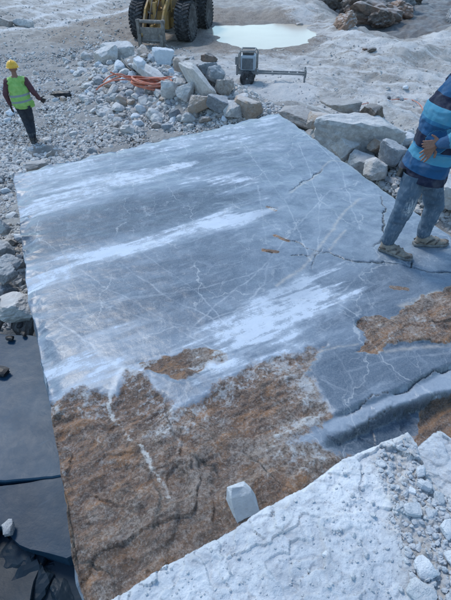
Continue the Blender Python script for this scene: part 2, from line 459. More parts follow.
_a, _b = P(30, 275), P(268, 206)
STREAK = math.atan2(_b[1] - _a[1], _b[0] - _a[0])
M = dict(
    slab=m_slab(), ground=m_ground(), gravel=m_gravel(), white=m_white(),
    rock=m_rock('pale_marble_rock', (.62, .615, .605), (.38, .38, .38), (.43, .365, .31), .45),
    grey=m_rock('blue_grey_marble_rock', (.34, .36, .385), (.19, .205, .225), (.36, .30, .24), .25),
    tan=m_rock('iron_stained_rock', (.42, .39, .365), (.25, .215, .19), (.33, .235, .165), .7),
    brown=m_rock('brown_weathered_rock', (.25, .20, .165), (.10, .08, .068), (.27, .165, .115), .7, .5, (.7, 1.1)),
    snow=m_rock('clean_white_marble', (.62, .66, .70), (.52, .56, .61), (.5, .5, .5), .1),
    dblock=m_darkblock('wet_dark_marble', (.015, .046, .084), (.026, .064, .108), .25),
    dblock2=m_darkblock('broken_dark_marble', (.008, .017, .028), (.017, .030, .045), .3),
    dblock3=m_darkblock('scratched_dark_marble', (.010, .030, .056), (.018, .046, .080), .28),
    tyre=m_tyre(), water=m_water(), denim=m_denim(), sweater=m_sweater(), vest=m_vest(),
    yellow=m_plain('loader_yellow_paint', (.33, .20, .065), .6, 0, .9, (.22, .18, .14), 3),
    steel=m_plain('dusty_steel', (.20, .205, .21), .6, .3, .6, (.36, .35, .34), 6),
    bluesteel=m_plain('blue_grey_steel', (.34, .40, .46), .5, .1, .4, (.45, .47, .5), 9),
    darkmetal=m_plain('dark_metal', (.04, .042, .045), .5, .2, .4, (.25, .25, .25), 6),
    glass=m_plain('cab_glass', (.03, .04, .05), .08, 0, .15),
    hose=m_plain('orange_hose_rubber', (.52, .15, .085), .55, 0, .4, (.5, .42, .38), 6),
    skin=m_plain('skin', (.22, .115, .085), .55, 0, .2, (.3, .18, .13), 12, .15, .001),
    hat=m_plain('yellow_helmet_plastic', (.74, .42, .045), .35, 0, .25, (.45, .3, .1), 8),
    maroon=m_plain('maroon_sleeve_cloth', (.085, .035, .045), .9, 0, .2, (.2, .15, .15), 10, .5, .01),
    trouser=m_plain('dark_work_trousers', (.022, .027, .038), .9, 0, .35, (.10, .11, .12), 9, .5, .01),
    boot=m_plain('dusty_boot', (.05, .05, .052), .8, 0, .5, (.2, .2, .2), 9),
    shoe=m_plain('tan_suede_shoe', (.21, .18, .15), .9, 0, .6, (.34, .33, .31), 14, .5, .004),
    shoe_dark=m_plain('dark_shoe_panel', (.075, .065, .06), .9, 0, .4, (.3, .29, .28), 14),
    sole=m_plain('grey_rubber_sole', (.13, .135, .14), .8, 0, .6, (.4, .4, .4), 14),
    hair=m_plain('dark_hair', (.02, .015, .012), .6, 0, 0),
    coupler=m_plain('muddy_coupler_steel', (.15, .14, .13), .75, .1, .7, (.31, .29, .27), 5),
    black=m_plain('black_rubber', (.015, .015, .017), .5, 0, .25, (.12, .12, .13), 6),
)
# ------------------------------------------------------------------ setting: quarry floor
SLAB_B0, SLAB_B1 = P(13, 172)[:2], P(278, 112)[:2]
SLAB_R = P(560, 314)[:2]
SLAB_L = [P(13, 172)[:2], P(20, 235)[:2], P(28, 300)[:2], P(38, 345)[:2], P(47.5, 400)[:2], P(61, 480)[:2], P(75, 550)[:2], P(90, 625)[:2], P(118, 760)[:2]]
SLAB_F = np.array([3.6, 0.15])
SLABPOLY = [tuple(SLAB_B0), tuple(SLAB_B1), tuple(SLAB_R), tuple(SLAB_F)] + [tuple(p) for p in SLAB_L[::-1][:-1]]
RIDGE = W([(262, -8), (300, 12), (330, 28), (352, 40), (378, 51), (400, 54), (420, 52), (436, 46), (451, 40), (500, 28), (600, 5)], -1.5)
PIT = W([(318, -14), (330, 5), (350, 24), (378, 34), (400, 38), (428, 37), (451, 25), (520, 2), (760, -28), (900, -60), (310, -60)], -2.0)
PUD = [(212, 30), (216, 25), (240, 24), (280, 24), (305, 25), (313, 31), (309, 39), (296, 44), (270, 49), (245, 49), (228, 44), (216, 38)]
MOUND = [((105, 95), .30, 1.6), ((135, 78), .55, 1.5), ((165, 70), .45, 1.5), ((190, 97), .65, 1.4), ((215, 107), .5, 1.1), ((245, 114), .38, .9), ((300, 114), .42, 1.0),
         ((345, 150), .75, 1.2), ((375, 165), .6, 1.2), ((440, 200), .55, 1.3), ((500, 235), .5, 1.3)]
MW = [(P(a, b, GZ + .2)[:2], h, r) for (a, b), h, r in MOUND]
PUDW = W(PUD, GZ)
LEFTC = P(8, 235, -.8)[:2]
def G(x, y, fine=True):
    x = np.asarray(x, float); y = np.asarray(y, float)
    z = np.full(x.shape, GZ)
    far = sst(4, 30, y)
    z = z + fbm(x * .12, y * .12, o=3, s=3) * .22 * far + fbm(x * .5, y * .5, o=4, s=9) * .07
    for c, h, r in MW:
        z = z + h * np.exp(-((x - c[0]) ** 2 + (y - c[1]) ** 2) / (r * r) * 1.2)
    # fill banked against the left side of the slab
    d = np.hypot((x - LEFTC[0]) / 1.5, (y - LEFTC[1]) / 1.9)
    z = np.where(x < 2, np.maximum(z, z + .95 * np.exp(-d ** 2 * .9)), z)
    rid = seg_dist(x, y, RIDGE)
    z = z + .45 * np.exp(-(rid / 1.5) ** 2)
    pit = sst(-1.5, 2.5, sdf(x, y, PIT))
    z = z - 1.3 * pit
    # rough hummocks on the right-hand working floor
    rh = sst(1.5, 4, x) * sst(5, 8, y)
    z = z + rh * (ridged(x * .35 + y * .15, y * .5, 5, 5) * .17)
    pd = sdf(x, y, PUDW) + fbm(x * 1.1, y * 1.1, o=4, s=31) * .38
    z = z * (1 - sst(-2.2, .2, pd)) + sst(-2.2, .2, pd) * (GZ + .03)
    z = z - .10 * sst(-.35, .5, pd)
    if fine:
        z = z + fbm(x * 2.3, y * 2.3, o=4, s=21) * .055 * sst(-3, -1, -np.abs(pd) * 0 + np.where(pd > -.4, -3, 0))
    # outer rims of the quarry, far off
    rr = np.hypot(x, y)
    z = z + sst(70, 300, rr) * (6 + 7 * fbm(x * .008, y * .008, o=4, s=44))
    return z
NY, NX = 620, 520
t = np.linspace(0, 1, NY)
ys = -3 + 6.5 * t + 52 * t ** 3
ys = np.concatenate([[-500, -200, -80, -30, -12], ys, ys[-1] + np.array([2, 5, 10, 20, 40, 80, 150, 260, 450, 800])])
u = np.linspace(-1, 1, NX)
halfw = np.maximum(7, 2.5 + np.maximum(ys, 0) * .78)
xs = halfw[:, None] * u[None, :]
xs = xs + (np.sign(u) * sst(.93, 1, np.abs(u)) * 1.0)[None, :] * np.maximum(0, 600 - halfw[:, None])
yy = np.repeat(ys[:, None], NX, 1)
zz = G(xs, yy)
gx, gy = xs.ravel(), yy.ravel()
def pm(pix, soft, z=GZ): return poly_mask(gx, gy, pix, soft, z)
mud = .18 + 0 * gx
mud = np.maximum(mud, .8 * pm([(165, 8), (215, 8), (330, 20), (345, 40), (320, 58), (240, 60), (190, 50), (120, 50), (60, 20), (110, 5)], 2.0))
mud = np.maximum(mud, .55 * pm([(30, 20), (110, 20), (170, 45), (110, 60), (30, 45)], 1.5))
mud = np.maximum(mud, .65 * pm([(20, 140), (90, 140), (120, 150), (60, 165), (10, 168)], .5))
mud = np.maximum(mud, .5 * pm([(330, 45), (380, 60), (451, 110), (400, 100), (330, 70)], .8))
dst = .15 + 0 * gx
dst = np.maximum(dst, .58 * pm([(200, 50), (300, 50), (350, 35), (451, 60), (520, 70), (520, 170), (380, 140), (270, 115), (240, 90), (195, 70)], .8))
dst = np.maximum(dst, .95 * pm([(215, 75), (300, 78), (330, 100), (280, 108), (240, 100), (212, 88)], .6))
dst = np.maximum(dst, .5 * pm([(0, -5), (130, -5), (120, 14), (60, 30), (0, 36)], 1.5))
dst = np.maximum(dst, .6 * pm([(270, -15), (330, 10), (340, 30), (300, 22), (255, 6)], 1.2))
dst = np.maximum(dst, .75 * np.exp(-(seg_dist(gx, gy, RIDGE) / 1.3) ** 2))
wet = .95 * sst(-1.0, 1.2, sdf(gx, gy, PIT)) * (np.hypot(gx, gy) < 90)
pdd = sdf(gx, gy, PUDW)
wet = np.maximum(wet, .38 * np.exp(-(np.maximum(0, -pdd) / .9) ** 2))
track = 0 * gx
for l_ in ([(-20, 38), (30, 27), (80, 18), (130, 8)], [(-20, 26), (30, 18), (70, 11), (105, 2)], [(-10, 14), (30, 8), (60, 2)]):
    d_ = seg_dist(gx, gy, W(l_, GZ)); track = np.maximum(track, np.exp(-(d_ / .32) ** 2))
dk = 0 * gx
for l_ in ([(150, 45), (200, 48), (240, 60), (300, 62), (345, 52)], [(190, 38), (215, 52), (260, 58), (310, 54), (330, 40)], [(205, 18), (235, 12), (290, 12), (330, 22)]):
    d_ = seg_dist(gx, gy, W(l_, GZ)); dk = np.maximum(dk, np.exp(-(d_ / .3) ** 2))
wet = np.maximum(wet, .3 * dk)
rub = pm([(-80, 45), (60, 48), (120, 40), (180, 48), (230, 70), (300, 118), (400, 180), (560, 260), (560, 700), (-300, 700)], .8)
gme = mesh_from('quarry_floor', np.stack([gx, gy, zz.ravel()], 1), grid_faces(NX, len(ys)), dict(mud=mud, dust=dst, wet=wet, track=track, rub=rub))
tag(link('quarry_ground', gme, M['ground']), kind='structure')
# puddle
pw = []
c0 = np.mean(PUDW, 0)
for a, b in PUDW: pw.append((c0[0] + (a - c0[0]) * 1.14, c0[1] + (b - c0[1]) * 1.14, GZ - .012))
tag(link('puddle_water', mesh_from('puddle', pw, [tuple(range(len(pw)))[::-1]], smooth=False), M['water']), kind='structure')

# ------------------------------------------------------------------ the sawn slab
NU, NV = 800, 800
def arclen(pts, n, power=1.0):
    pts = np.array(pts, float); d = np.concatenate([[0], np.cumsum(np.hypot(*(pts[1:] - pts[:-1]).T))])
    q = np.linspace(0, 1, n) * d[-1]
    return np.stack([np.interp(q, d, pts[:, 0]), np.interp(q, d, pts[:, 1])], 1)
Lc = arclen(SLAB_L, NV); Rc = arclen([SLAB_R, SLAB_F], NV)
Bc = arclen([SLAB_B0, SLAB_B1, SLAB_R], NU); Fc = arclen([SLAB_L[-1], SLAB_F], NU)
uu = np.linspace(0, 1, NU)[None, :, None]; vv = np.linspace(0, 1, NV)[:, None, None]
C = (1 - vv) * Bc[None] + vv * Fc[None] + (1 - uu) * Lc[:, None] + uu * Rc[:, None] \
    - ((1 - uu) * (1 - vv) * Bc[0] + uu * (1 - vv) * Bc[-1] + (1 - uu) * vv * Fc[0] + uu * vv * Fc[-1])
X, Y = C[..., 0], C[..., 1]
# ragged edges
eb = np.minimum(np.minimum(uu[..., 0], 1 - uu[..., 0]) * 6.5, np.minimum(vv[..., 0], 1 - vv[..., 0]) * 6.0)
wob = np.exp(-(eb / .12) ** 2)
X = X + wob * fbm(X * 3.1, Y * 3.1, o=5, s=51) * .013
Y = Y + wob * fbm(X * 3.3, Y * 3.3, o=5, s=52) * .013
x, y = X.ravel(), Y.ravel()
jx = x + fbm(x * 2.2, y * 2.2, o=4, s=61) * .10; jy = y + fbm(x * 2.2, y * 2.2, o=4, s=62) * .10
kx = x + fbm(x * 4, y * 4, o=5, s=63, g=.6) * .045; ky = y + fbm(x * 4, y * 4, o=5, s=64, g=.6) * .045
_c, _s = math.cos(STREAK), math.sin(STREAK)
_a1, _p1 = x * _c + y * _s, -x * _s + y * _c
_w = fbm(_a1 * .8, _p1 * 6.5, o=5, s=66, g=.6) * .42; _w2 = fbm(x * 1.7, y * 1.7, o=3, s=67) * .07
dx_, dy_ = x + _c * _w - _s * _w2, y + _s * _w + _c * _w2
def dm_(pix, soft): return poly_mask(dx_, dy_, pix, soft * 1.5, 0)
lx = x + fbm(x * 3, y * 3, o=5, s=68) * .012; ly = y + fbm(x * 3, y * 3, o=5, s=69) * .012
def am(pix, soft, xx=jx, yv=jy, z=0): return poly_mask(xx, yv, pix, soft, z)
vx_ = x + fbm(x * 3, y * 3, o=6, s=75, g=.6) * .016; vy_ = y + fbm(x * 3, y * 3, o=6, s=76, g=.6) * .016
def ln(pix, wd, xx=vx_, yv=vy_, z=0):
    return np.exp(-(seg_dist(xx, yv, W(pix, z)) / wd) ** 2)
dust = np.full(x.shape, .34)
dust = np.maximum(dust, .68 * dm_([(10, 170), (278, 110), (330, 150), (280, 165), (170, 150), (60, 185), (15, 215)], .2))
dust = np.maximum(dust, .92 * dm_([(22, 205), (70, 182), (120, 168), (168, 163), (178, 172), (140, 187), (90, 197), (22, 222)], .12))
dust = np.maximum(dust, .80 * dm_([(170, 178), (220, 172), (270, 178), (262, 188), (200, 190)], .12))
dust = np.maximum(dust, 1.0 * dm_([(24, 268), (60, 257), (130, 239), (200, 213), (258, 203), (274, 210), (240, 226), (190, 240), (120, 256), (60, 284), (28, 296)], .10))
dust = np.maximum(dust, .62 * dm_([(30, 335), (90, 312), (160, 300), (220, 290), (150, 330), (50, 350)], .15))
dust = np.maximum(dust, 1.0 * dm_([(150, 345), (215, 328), (262, 302), (305, 272), (352, 262), (350, 292), (318, 322), (300, 345), (250, 357), (190, 352)], .12))
dust = np.maximum(dust, .92 * dm_([(36, 350), (80, 345), (130, 345), (180, 352), (120, 372), (105, 392), (46, 402)], .12))
dust = np.maximum(dust, .9 * dm_([(150, 376), (235, 358), (300, 352), (260, 372), (200, 392), (170, 415), (160, 395)], .06))
dust = np.maximum(dust, .45 * dm_([(280, 130), (400, 200), (451, 240), (451, 262), (330, 250), (290, 230), (270, 180)], .2))
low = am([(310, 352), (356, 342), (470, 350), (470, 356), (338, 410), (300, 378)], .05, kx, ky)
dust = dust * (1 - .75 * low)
dark = np.zeros(x.shape)
dark = np.maximum(dark, 1.0 * dm_([(18, 230), (60, 216), (110, 203), (170, 195), (230, 190), (262, 190), (255, 201), (200, 211), (130, 236), (60, 254), (26, 264)], .09))
dark = np.maximum(dark, .35 * dm_([(150, 165), (230, 140), (290, 150), (270, 170), (180, 175)], .2))
dark = np.maximum(dark, .55 * dm_([(45, 300), (120, 264), (200, 243), (270, 225), (310, 255), (290, 285), (220, 320), (120, 315), (60, 325)], .15))
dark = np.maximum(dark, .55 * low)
dark = np.maximum(dark, .45 * dm_([(355, 262), (470, 268), (470, 300), (400, 308), (345, 322), (335, 300)], .1))
DROPL = [(290, 440), (335, 413), (395, 390), (470, 358), (600, 300)]       # rim of the top bed
RUSTA = [(30, 402), (60, 396), (80, 390), (108, 398), (124, 371), (148, 377), (165, 402), (170, 421), (190, 402), (220, 382), (250, 368), (280, 360), (330, 347), (312, 362), (302, 378),
         (320, 398), (334, 413), (300, 430), (290, 445), (380, 445), (700, 600), (400, 900), (0, 900)]
RUSTB = [(140, 362), (160, 354), (200, 349), (233, 350), (234, 356), (206, 367), (176, 377), (152, 374)]
RUSTC = [(350, 324), (366, 318), (382, 314), (392, 318), (415, 302), (440, 290), (480, 280), (480, 342), (430, 344), (396, 346), (368, 352), (356, 350), (366, 338)]
STRIP = [(322, 424), (336, 415), (395, 391), (470, 360), (560, 325), (560, 350), (470, 382), (400, 402), (345, 428), (328, 430)]
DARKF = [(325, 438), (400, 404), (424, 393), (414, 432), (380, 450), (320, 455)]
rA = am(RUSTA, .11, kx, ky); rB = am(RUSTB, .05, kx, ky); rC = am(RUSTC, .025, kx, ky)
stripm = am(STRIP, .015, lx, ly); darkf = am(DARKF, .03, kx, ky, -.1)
drop = am([(290, 440), (335, 413), (395, 390), (470, 358), (700, 262), (900, 500), (300, 800), (250, 600), (280, 470)], .02, lx, ly)
rust = np.maximum(np.maximum(rA, rB), rC)
rust = np.maximum(rust, .55 * ln([(410, 392), (430, 400), (470, 410)], .1))
RUSTD = [(418, 402), (428, 392), (480, 380), (600, 340), (800, 500), (600, 640), (380, 470), (412, 432)]
rust = np.maximum(rust, am(RUSTD, .03, kx, ky, -.08))
rust = rust * (1 - stripm) * (1 - .45 * darkf)
for pc in ([(275, 236), (289, 241)], [(262, 252), (276, 253)], [(268, 207), (275, 210)], [(388, 250), (394, 252)], [(392, 288), (408, 290)]):
    rust = np.maximum(rust, 1.0 * ln(pc, .028))
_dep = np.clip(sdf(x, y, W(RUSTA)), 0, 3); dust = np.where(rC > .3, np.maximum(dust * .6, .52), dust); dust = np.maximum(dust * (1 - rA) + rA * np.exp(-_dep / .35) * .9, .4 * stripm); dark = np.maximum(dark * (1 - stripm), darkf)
vein = np.zeros(x.shape)
_vn = .62 + .38 * sst(-.8, .3, fbm(x * 5, y * 5, o=4, s=79)); _ve = np.clip(np.hypot(x - P(176, 506)[0], y - P(176, 506)[1]) / .6, 0, 1)
vein = np.maximum(vein, .92 * _vn * (.5 + .5 * _ve) * ln([(124, 370), (112, 386), (107, 404), (112, 418), (128, 438), (142, 450), (154, 466), (168, 486), (176, 506)], .026))
for l_, wd in (([(95, 352), (124, 372), (150, 376), (172, 380)], .03), ([(172, 382), (168, 405), (176, 424), (182, 440), (178, 460)], .02), ([(60, 322), (95, 350)], .014), ([(40, 330), (70, 312), (130, 300), (190, 292)], .012),
               ([(250, 300), (262, 285), (268, 262), (262, 215), (258, 185)], .012), ([(245, 440), (262, 452), (282, 470), (300, 480)], .022),
               ([(120, 262), (170, 300), (240, 330)], .011), ([(60, 290), (150, 320), (260, 340)], .009), ([(300, 130), (340, 165), (360, 230)], .010),
               ([(190, 330), (260, 270), (330, 190), (380, 195)], .010), ([(330, 300), (390, 250), (451, 240)], .010), ([(345, 372), (400, 356), (451, 352)], .012), ([(320, 380), (360, 395), (390, 380)], .010), ([(335, 352), (352, 380), (350, 402)], .009),
               ([(200, 420), (215, 440), (225, 470)], .014), ([(50, 310), (120, 300), (200, 290), (290, 262)], .006), ([(80, 270), (160, 318), (215, 352)], .007), ([(140, 250), (205, 300), (250, 345)], .006),
               ([(230, 130), (285, 200), (312, 262)], .006), ([(300, 145), (320, 200), (318, 255)], .006), ([(250, 150), (330, 140)], .006), ([(210, 320), (270, 300), (330, 300), (380, 330)], .006),
               ([(60, 420), (100, 440), (150, 445), (200, 430), (260, 400), (320, 390)], .009), ([(150, 378), (168, 405), (178, 440), (172, 480)], .016), ([(108, 404), (150, 398), (190, 410)], .010), ([(120, 500), (170, 470), (230, 460), (290, 430)], .010), ([(80, 470), (130, 500), (150, 560)], .009), ([(245, 375), (262, 410), (250, 450)], .010)):
    vein = np.maximum(vein, .42 * ln(l_, max(.005, wd * .6)) * (.4 + .6 * sst(-.5, .4, fbm(x * 2.5, y * 2.5, o=3, s=73))))
tanv = np.zeros(x.shape)
for l_, wd in (([(290, 192), (312, 178), (322, 168), (330, 160), (360, 163)], .028), ([(275, 285), (305, 268), (325, 240), (345, 212), (360, 198)], .035), ([(330, 250), (345, 230)], .03),
               ([(300, 352), (360, 344)], .02), ([(370, 353), (396, 348), (430, 346), (480, 344)], .03), ([(400, 305), (440, 292)], .05), ([(60, 240), (80, 300), (100, 330)], .006)):
    tanv = np.maximum(tanv, .55 * ln(l_, wd * .45))
vein = vein * (1 - darkf)
# cracks, and dark edge shade painted along the ledge rims
crack = np.zeros(x.shape)
CR_SHADE = [([(338, 412), (366, 401), (395, 389), (470, 358)], .005), ([(345, 430), (370, 417), (400, 403), (470, 383)], .008), ([(315, 255), (325, 253), (340, 257), (356, 262), (380, 263), (402, 264), (411, 269), (430, 272), (470, 274)], .013),  # first two: painted edge shade that sharpens the ledge steps; then real cracks
      ([(383, 196), (384, 215), (383, 222), (381, 228), (386, 236), (379, 243), (374, 248)], .010), ([(411, 262), (411, 269)], .010),
      ([(282, 237), (300, 243), (315, 251), (325, 253)], .007), ([(312, 268), (316, 256), (322, 249)], .008), ([(263, 253), (270, 254)], .005), ([(290, 256), (315, 255)], .004),
      ([(292, 190), (304, 180), (313, 177), (316, 172), (322, 168)], .006), ([(268, 206), (276, 208)], .005),
      ([(165, 402), (168, 421), (180, 445)], .008), ([(14, 214), (24, 214), (34, 217)], .022), ([(60, 545), (112, 572), (120, 600)], .010), ([(150, 470), (160, 500), (150, 540)], .007),
      ([(180, 450), (215, 462), (225, 490)], .006), ([(240, 448), (262, 470), (300, 500)], .006)]
wv_ = .45 + .9 * sst(-.6, .6, fbm(x * 4, y * 4, o=3, s=70))
hx_ = x + fbm(x * 5, y * 5, o=6, s=77, g=.62) * .022; hy_ = y + fbm(x * 5, y * 5, o=6, s=78, g=.62) * .022
for l_, wd in CR_SHADE:
    q_ = W(l_); tp_ = np.minimum(1, np.minimum(np.hypot(x - q_[0][0], y - q_[0][1]), np.hypot(x - q_[-1][0], y - q_[-1][1])) / .22) if len(q_) > 2 else 1
    d_ = seg_dist(hx_, hy_, q_) / (max(.006, wd * .72) * wv_)
    crack = np.maximum(crack, np.exp(-d_ ** 2) * (.25 + .75 * tp_))
crack = np.clip(crack, 0, 1)
# height
z = np.zeros(x.shape)
z += fbm(x * .6, y * .6, o=3, s=71) * .012 + fbm(x * 6, y * 6, o=4, s=72) * .003
cs, sn = math.cos(-STREAK), math.sin(-STREAK)
xs_, ys_ = x * cs - y * sn, x * sn + y * cs
rr_ = ridged(xs_ * 1.1, ys_ * 2.3, 5, 81)
rough = .022 * (rr_ - .9) + .030 * fbm(x * 4, y * 4, o=5, s=82, g=.55) + .05 * fbm(x * 1.1, y * 1.1, o=3, s=83)
stepn = xs_ * .8 + ys_ * 1.9 + fbm(x * 1.6, y * 1.6, o=4, s=86) * .9
fr_ = stepn - np.floor(stepn)
rough += .045 * (sst(0, .82, fr_) - sst(.86, 1, fr_) - .5)
def facets(x, y, sc, seed):
    gx_, gy_ = x * sc, y * sc; ix, iy = np.floor(gx_).astype(np.int64), np.floor(gy_).astype(np.int64)
    best = np.full(x.shape, 1e9); h = np.zeros(x.shape)
    for a in (-1, 0, 1):
        for b in (-1, 0, 1):
            cx_, cy_ = ix + a, iy + b; zr = np.zeros_like(cx_)
            px_, py_ = cx_ + hsh(cx_, cy_, zr, seed), cy_ + hsh(cx_, cy_, zr, seed + 1)
            d = (gx_ - px_) ** 2 + (gy_ - py_) ** 2
            hh = (hsh(cx_, cy_, zr, seed + 2) - .5) * 1.1 + (gx_ - px_) * (hsh(cx_, cy_, zr, seed + 3) - .5) * 1.6 + (gy_ - py_) * (hsh(cx_, cy_, zr, seed + 4) - .5) * 1.6
            h = np.where(d < best, hh, h); best = np.minimum(best, d)
    return h
fx_, fy_ = xs_ + fbm(x * 3, y * 3, o=4, s=87) * .09, ys_ + fbm(x * 3, y * 3, o=4, s=88) * .09
rough = rough * .75 + facets(fx_ * .6, fy_, 2.6, 201) * .024 + facets(fx_ * .6, fy_, 8, 211) * .012 + facets(fx_ * .8, fy_, 24, 221) * .0035
z += sst(.2, 1, rA) * (rough * .8 - .004) + rB * (.5 * rough - .006) + darkf * (1 - rA) * facets(fx_, fy_, 4, 231) * .03
depth_in = np.clip(sdf(x, y, W(RUSTA)), 0, 3)
z -= rA * .10 * sst(0, 1.3, depth_in)
z += rC * (.012 + .6 * rough)
_x0 = P(300, 440)[0]; z -= drop * .035 * sst(_x0 - .05, _x0 + .45, x)
z -= am([(318, 446), (400, 405), (430, 394), (480, 384), (700, 290), (900, 600), (300, 800), (300, 470)], .022, lx, ly) * .12 * sst(_x0, _x0 + .7, x)
z += .010 * np.clip(vein, 0, 1) * rA
z -= .022 * crack * (1 - .6 * np.clip(rA, 0, 1))
z -= wob.ravel() * (.012 + .03 * np.abs(fbm(x * 4, y * 4, o=3, s=91)))
top = np.stack([x, y, z], 1)
# sides: rows hung from the rim
rim = np.concatenate([np.arange(NU), (np.arange(1, NV) * NU + NU - 1), ((NV - 1) * NU + np.arange(NU - 2, -1, -1)), (np.arange(NV - 2, 0, -1) * NU)])
nr = len(rim); Vs = [top]; prev = rim; F = [grid_faces(NU, NV)[:, ::-1]]
cen = top[:, :2].mean(0); base_i = len(top)
calm = am([(268, 125), (300, 118), (420, 205), (560, 300), (470, 300), (350, 262), (300, 285), (240, 290), (262, 240), (262, 180)], .35)
extra = {k: [v] for k, v in dict(calm=calm, strip=stripm, dust=dust, dark=dark, rust=rust, vein=vein, crack=crack, tan=tanv).items()}
for j, hz in enumerate((-.03, -.10, -.25, -.5, -.8, -1.1, -1.5, -2.1)):
    q = top[rim].copy(); q[:, 2] = np.minimum(q[:, 2] - .01, hz)
    q[:, :2] += fbm(q[:, 0] * 2 + hz * 3, q[:, 1] * 2, o=4, s=95)[:, None] * .03
    ring = base_i + np.arange(nr); base_i += nr
    F.append(np.stack([prev, ring, np.roll(ring, -1), np.roll(prev, -1)], 1)); prev = ring; Vs.append(q)
    for k in extra:
        extra[k].append(np.full(nr, dict(calm=0, strip=0, dust=.25, dark=.3, rust=0, vein=0, crack=0, tan=0)[k]) if j > 0 else extra[k][0][rim])
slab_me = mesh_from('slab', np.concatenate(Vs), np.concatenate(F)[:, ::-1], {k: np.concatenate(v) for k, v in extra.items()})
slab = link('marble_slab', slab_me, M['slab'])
tag(slab, 'huge blue-grey marble slab with white streaks, cracks and a brown crusted front', 'stone slab')
def slab_z(px_, py_):
    i = np.argmin((x - px_) ** 2 + (y - py_) ** 2); return float(z[i])

# ------------------------------------------------------------------ rocks
def ico(sub):
    bm = bmesh.new(); bmesh.ops.create_icosphere(bm, subdivisions=sub, radius=1)
    V = np.array([v.co[:] for v in bm.verts]); F = np.array([[v.index for v in f.verts] for f in bm.faces]); bm.free(); return V, F
ICO = {k: ico(k) for k in (1, 2, 3, 4, 5)}
def rock_v(seed, sub=3, nplanes=14, jit=.35, rough=.02, flat=(1, 1, .75)):
    rg = np.random.RandomState(seed); V, F = ICO[sub]
    n = np.concatenate([np.eye(3), -np.eye(3), rg.normal(size=(nplanes, 3))])
    n = n + rg.normal(size=n.shape) * .22; n /= np.linalg.norm(n, axis=1)[:, None]
    d = np.concatenate([.62 + .25 * rg.rand(6), 1.08 - jit * rg.rand(nplanes)])
    dots = V @ n.T
    with np.errstate(divide='ignore'): r = np.where(dots > .05, d / np.maximum(dots, 1e-6), 9).min(1)
    r = np.minimum(r, 1.5)
    Q = V * r[:, None]
    if rough: Q = Q * (1 + rough * fbm(Q[:, 0] * 3 + seed, Q[:, 1] * 3, Q[:, 2] * 3, o=4, s=seed)[:, None])
    if rough > .025: Q = Q * (1 + rough * .7 * fbm(Q[:, 0] * 8 + seed, Q[:, 1] * 8, Q[:, 2] * 8, o=3, s=seed + 1)[:, None])
    return Q * np.array(flat), F
ROCKS = [mesh_from('rock_shape', *rock_v(100 + i, 3, 14 + i % 6, .5, .06, (1, .72 + .05 * (i % 6), .55 + .05 * (i % 5))), smooth=False) for i in range(16)]
MEDR = [mesh_from('stone_shape', *rock_v(200 + i, 2, 12, .5, .04, (1, .75 + .04 * (i % 6), .6 + .05 * (i % 4))), smooth=False) for i in range(16)]
for m_ in ROCKS + MEDR: m_.materials.append(M['rock'])
rnd = random.Random(5)
placed = []
def rock(name, label, cat, loc, size, mat='rock', seed=0, rot=None, group=None, sub=4, nplanes=14, jit=.4, rough=.03, flat=(1, 1, 1)):
    V, F = rock_v(seed, sub, nplanes, jit, rough, (1, 1, 1))
    V = V * np.array(size)
    me = mesh_from(name, V, F, smooth=False)
    o = link(name, me, M[mat], loc=loc)
    o.rotation_euler = rot or (0, 0, 0)
    placed.append((loc[0], loc[1], loc[2], max(size) * .8))
    return tag(o, label, cat, group)
def gz(px, py, it=12):
    """first hit of a line of sight with the quarry floor"""
    x_, y_, zz_ = ray(px, py)
    t_ = np.full(np.shape(x_), 3.0) if np.shape(x_) else 3.0
    t_ = (GZ + 1.3 - CAMH) / zz_
    for _ in range(60):
        h = CAMH + zz_ * t_ - G(x_ * t_, y_ * t_, False)
        t_ = t_ + np.clip(h, -.5, 1e9) * .55 / np.abs(zz_)
    return np.stack([x_ * t_, y_ * t_, CAMH + zz_ * t_], -1)
# single boulders one can point at; size in metres, placed on the floor under their base pixel
def boulder(px, py, size, label, mat='rock', seed=0, rot=(0, 0, 0), lift=.35, name='boulder', cat='boulder', **k):
    p = gz(np.array(float(px)), np.array(float(py)))
    return rock(name, label, cat, (float(p[0]), float(p[1]), float(p[2]) + size[2] * lift), size, mat, seed, rot, **k)
boulder(357, 150, (0.929, 0.344, 0.533), 'long flat-faced grey boulder lying along the right edge of the slab', 'rock', 11, (R(8), R(3), R(-14)), .45, nplanes=9, jit=.3, rough=.05)
boulder(338, 137, (.50, .30, .10), 'thin tan broken plate resting across the top of the long grey boulder', 'tan', 12, (R(10), R(6), R(-15)), 6.5, name='stone_plate', cat='stone')
boulder(368, 130, (.28, .25, .2), 'small brown stone behind the right end of the long grey boulder', 'brown', 13, (0, 0, .4), 1.6, name='stone', cat='stone')
boulder(297, 122, (0.637, 0.375, 0.225), 'rust-speckled rubble block behind the far right corner of the slab', 'tan', 14, (0, .1, -.5), .6)
boulder(318, 128, (0.36, 0.28, 0.208), 'brown-edged rock wedged between the slab corner and the long grey boulder', 'tan', 35, (0, .1, -.5), .8)
boulder(343, 163, (0.306, 0.255, 0.255), 'blocky pale grey rock with a tan underside beside the slab edge', 'rock', 15, (.2, .3, .7), 1.35, nplanes=8)
boulder(328, 152, (.20, .17, .2), 'small blue-grey rock leaning by the slab edge', 'grey', 16, (.2, .3, .2), 1.9)
boulder(331, 142, (.26, .18, .22), 'upright grey slab chip standing before the long boulder', 'rock', 26, (.2, .5, .2), 1.6)
boulder(361, 175, (0.336, 0.224, 0.208), 'whitish rounded rock in the gap right of the slab', 'rock', 17, (.1, .2, -.5), 1.2)
boulder(376, 158, (0.224, 0.2, 0.192), 'pale rock with an orange stain below the end of the long boulder', 'tan', 18, (.1, .2, .5), 1.2)
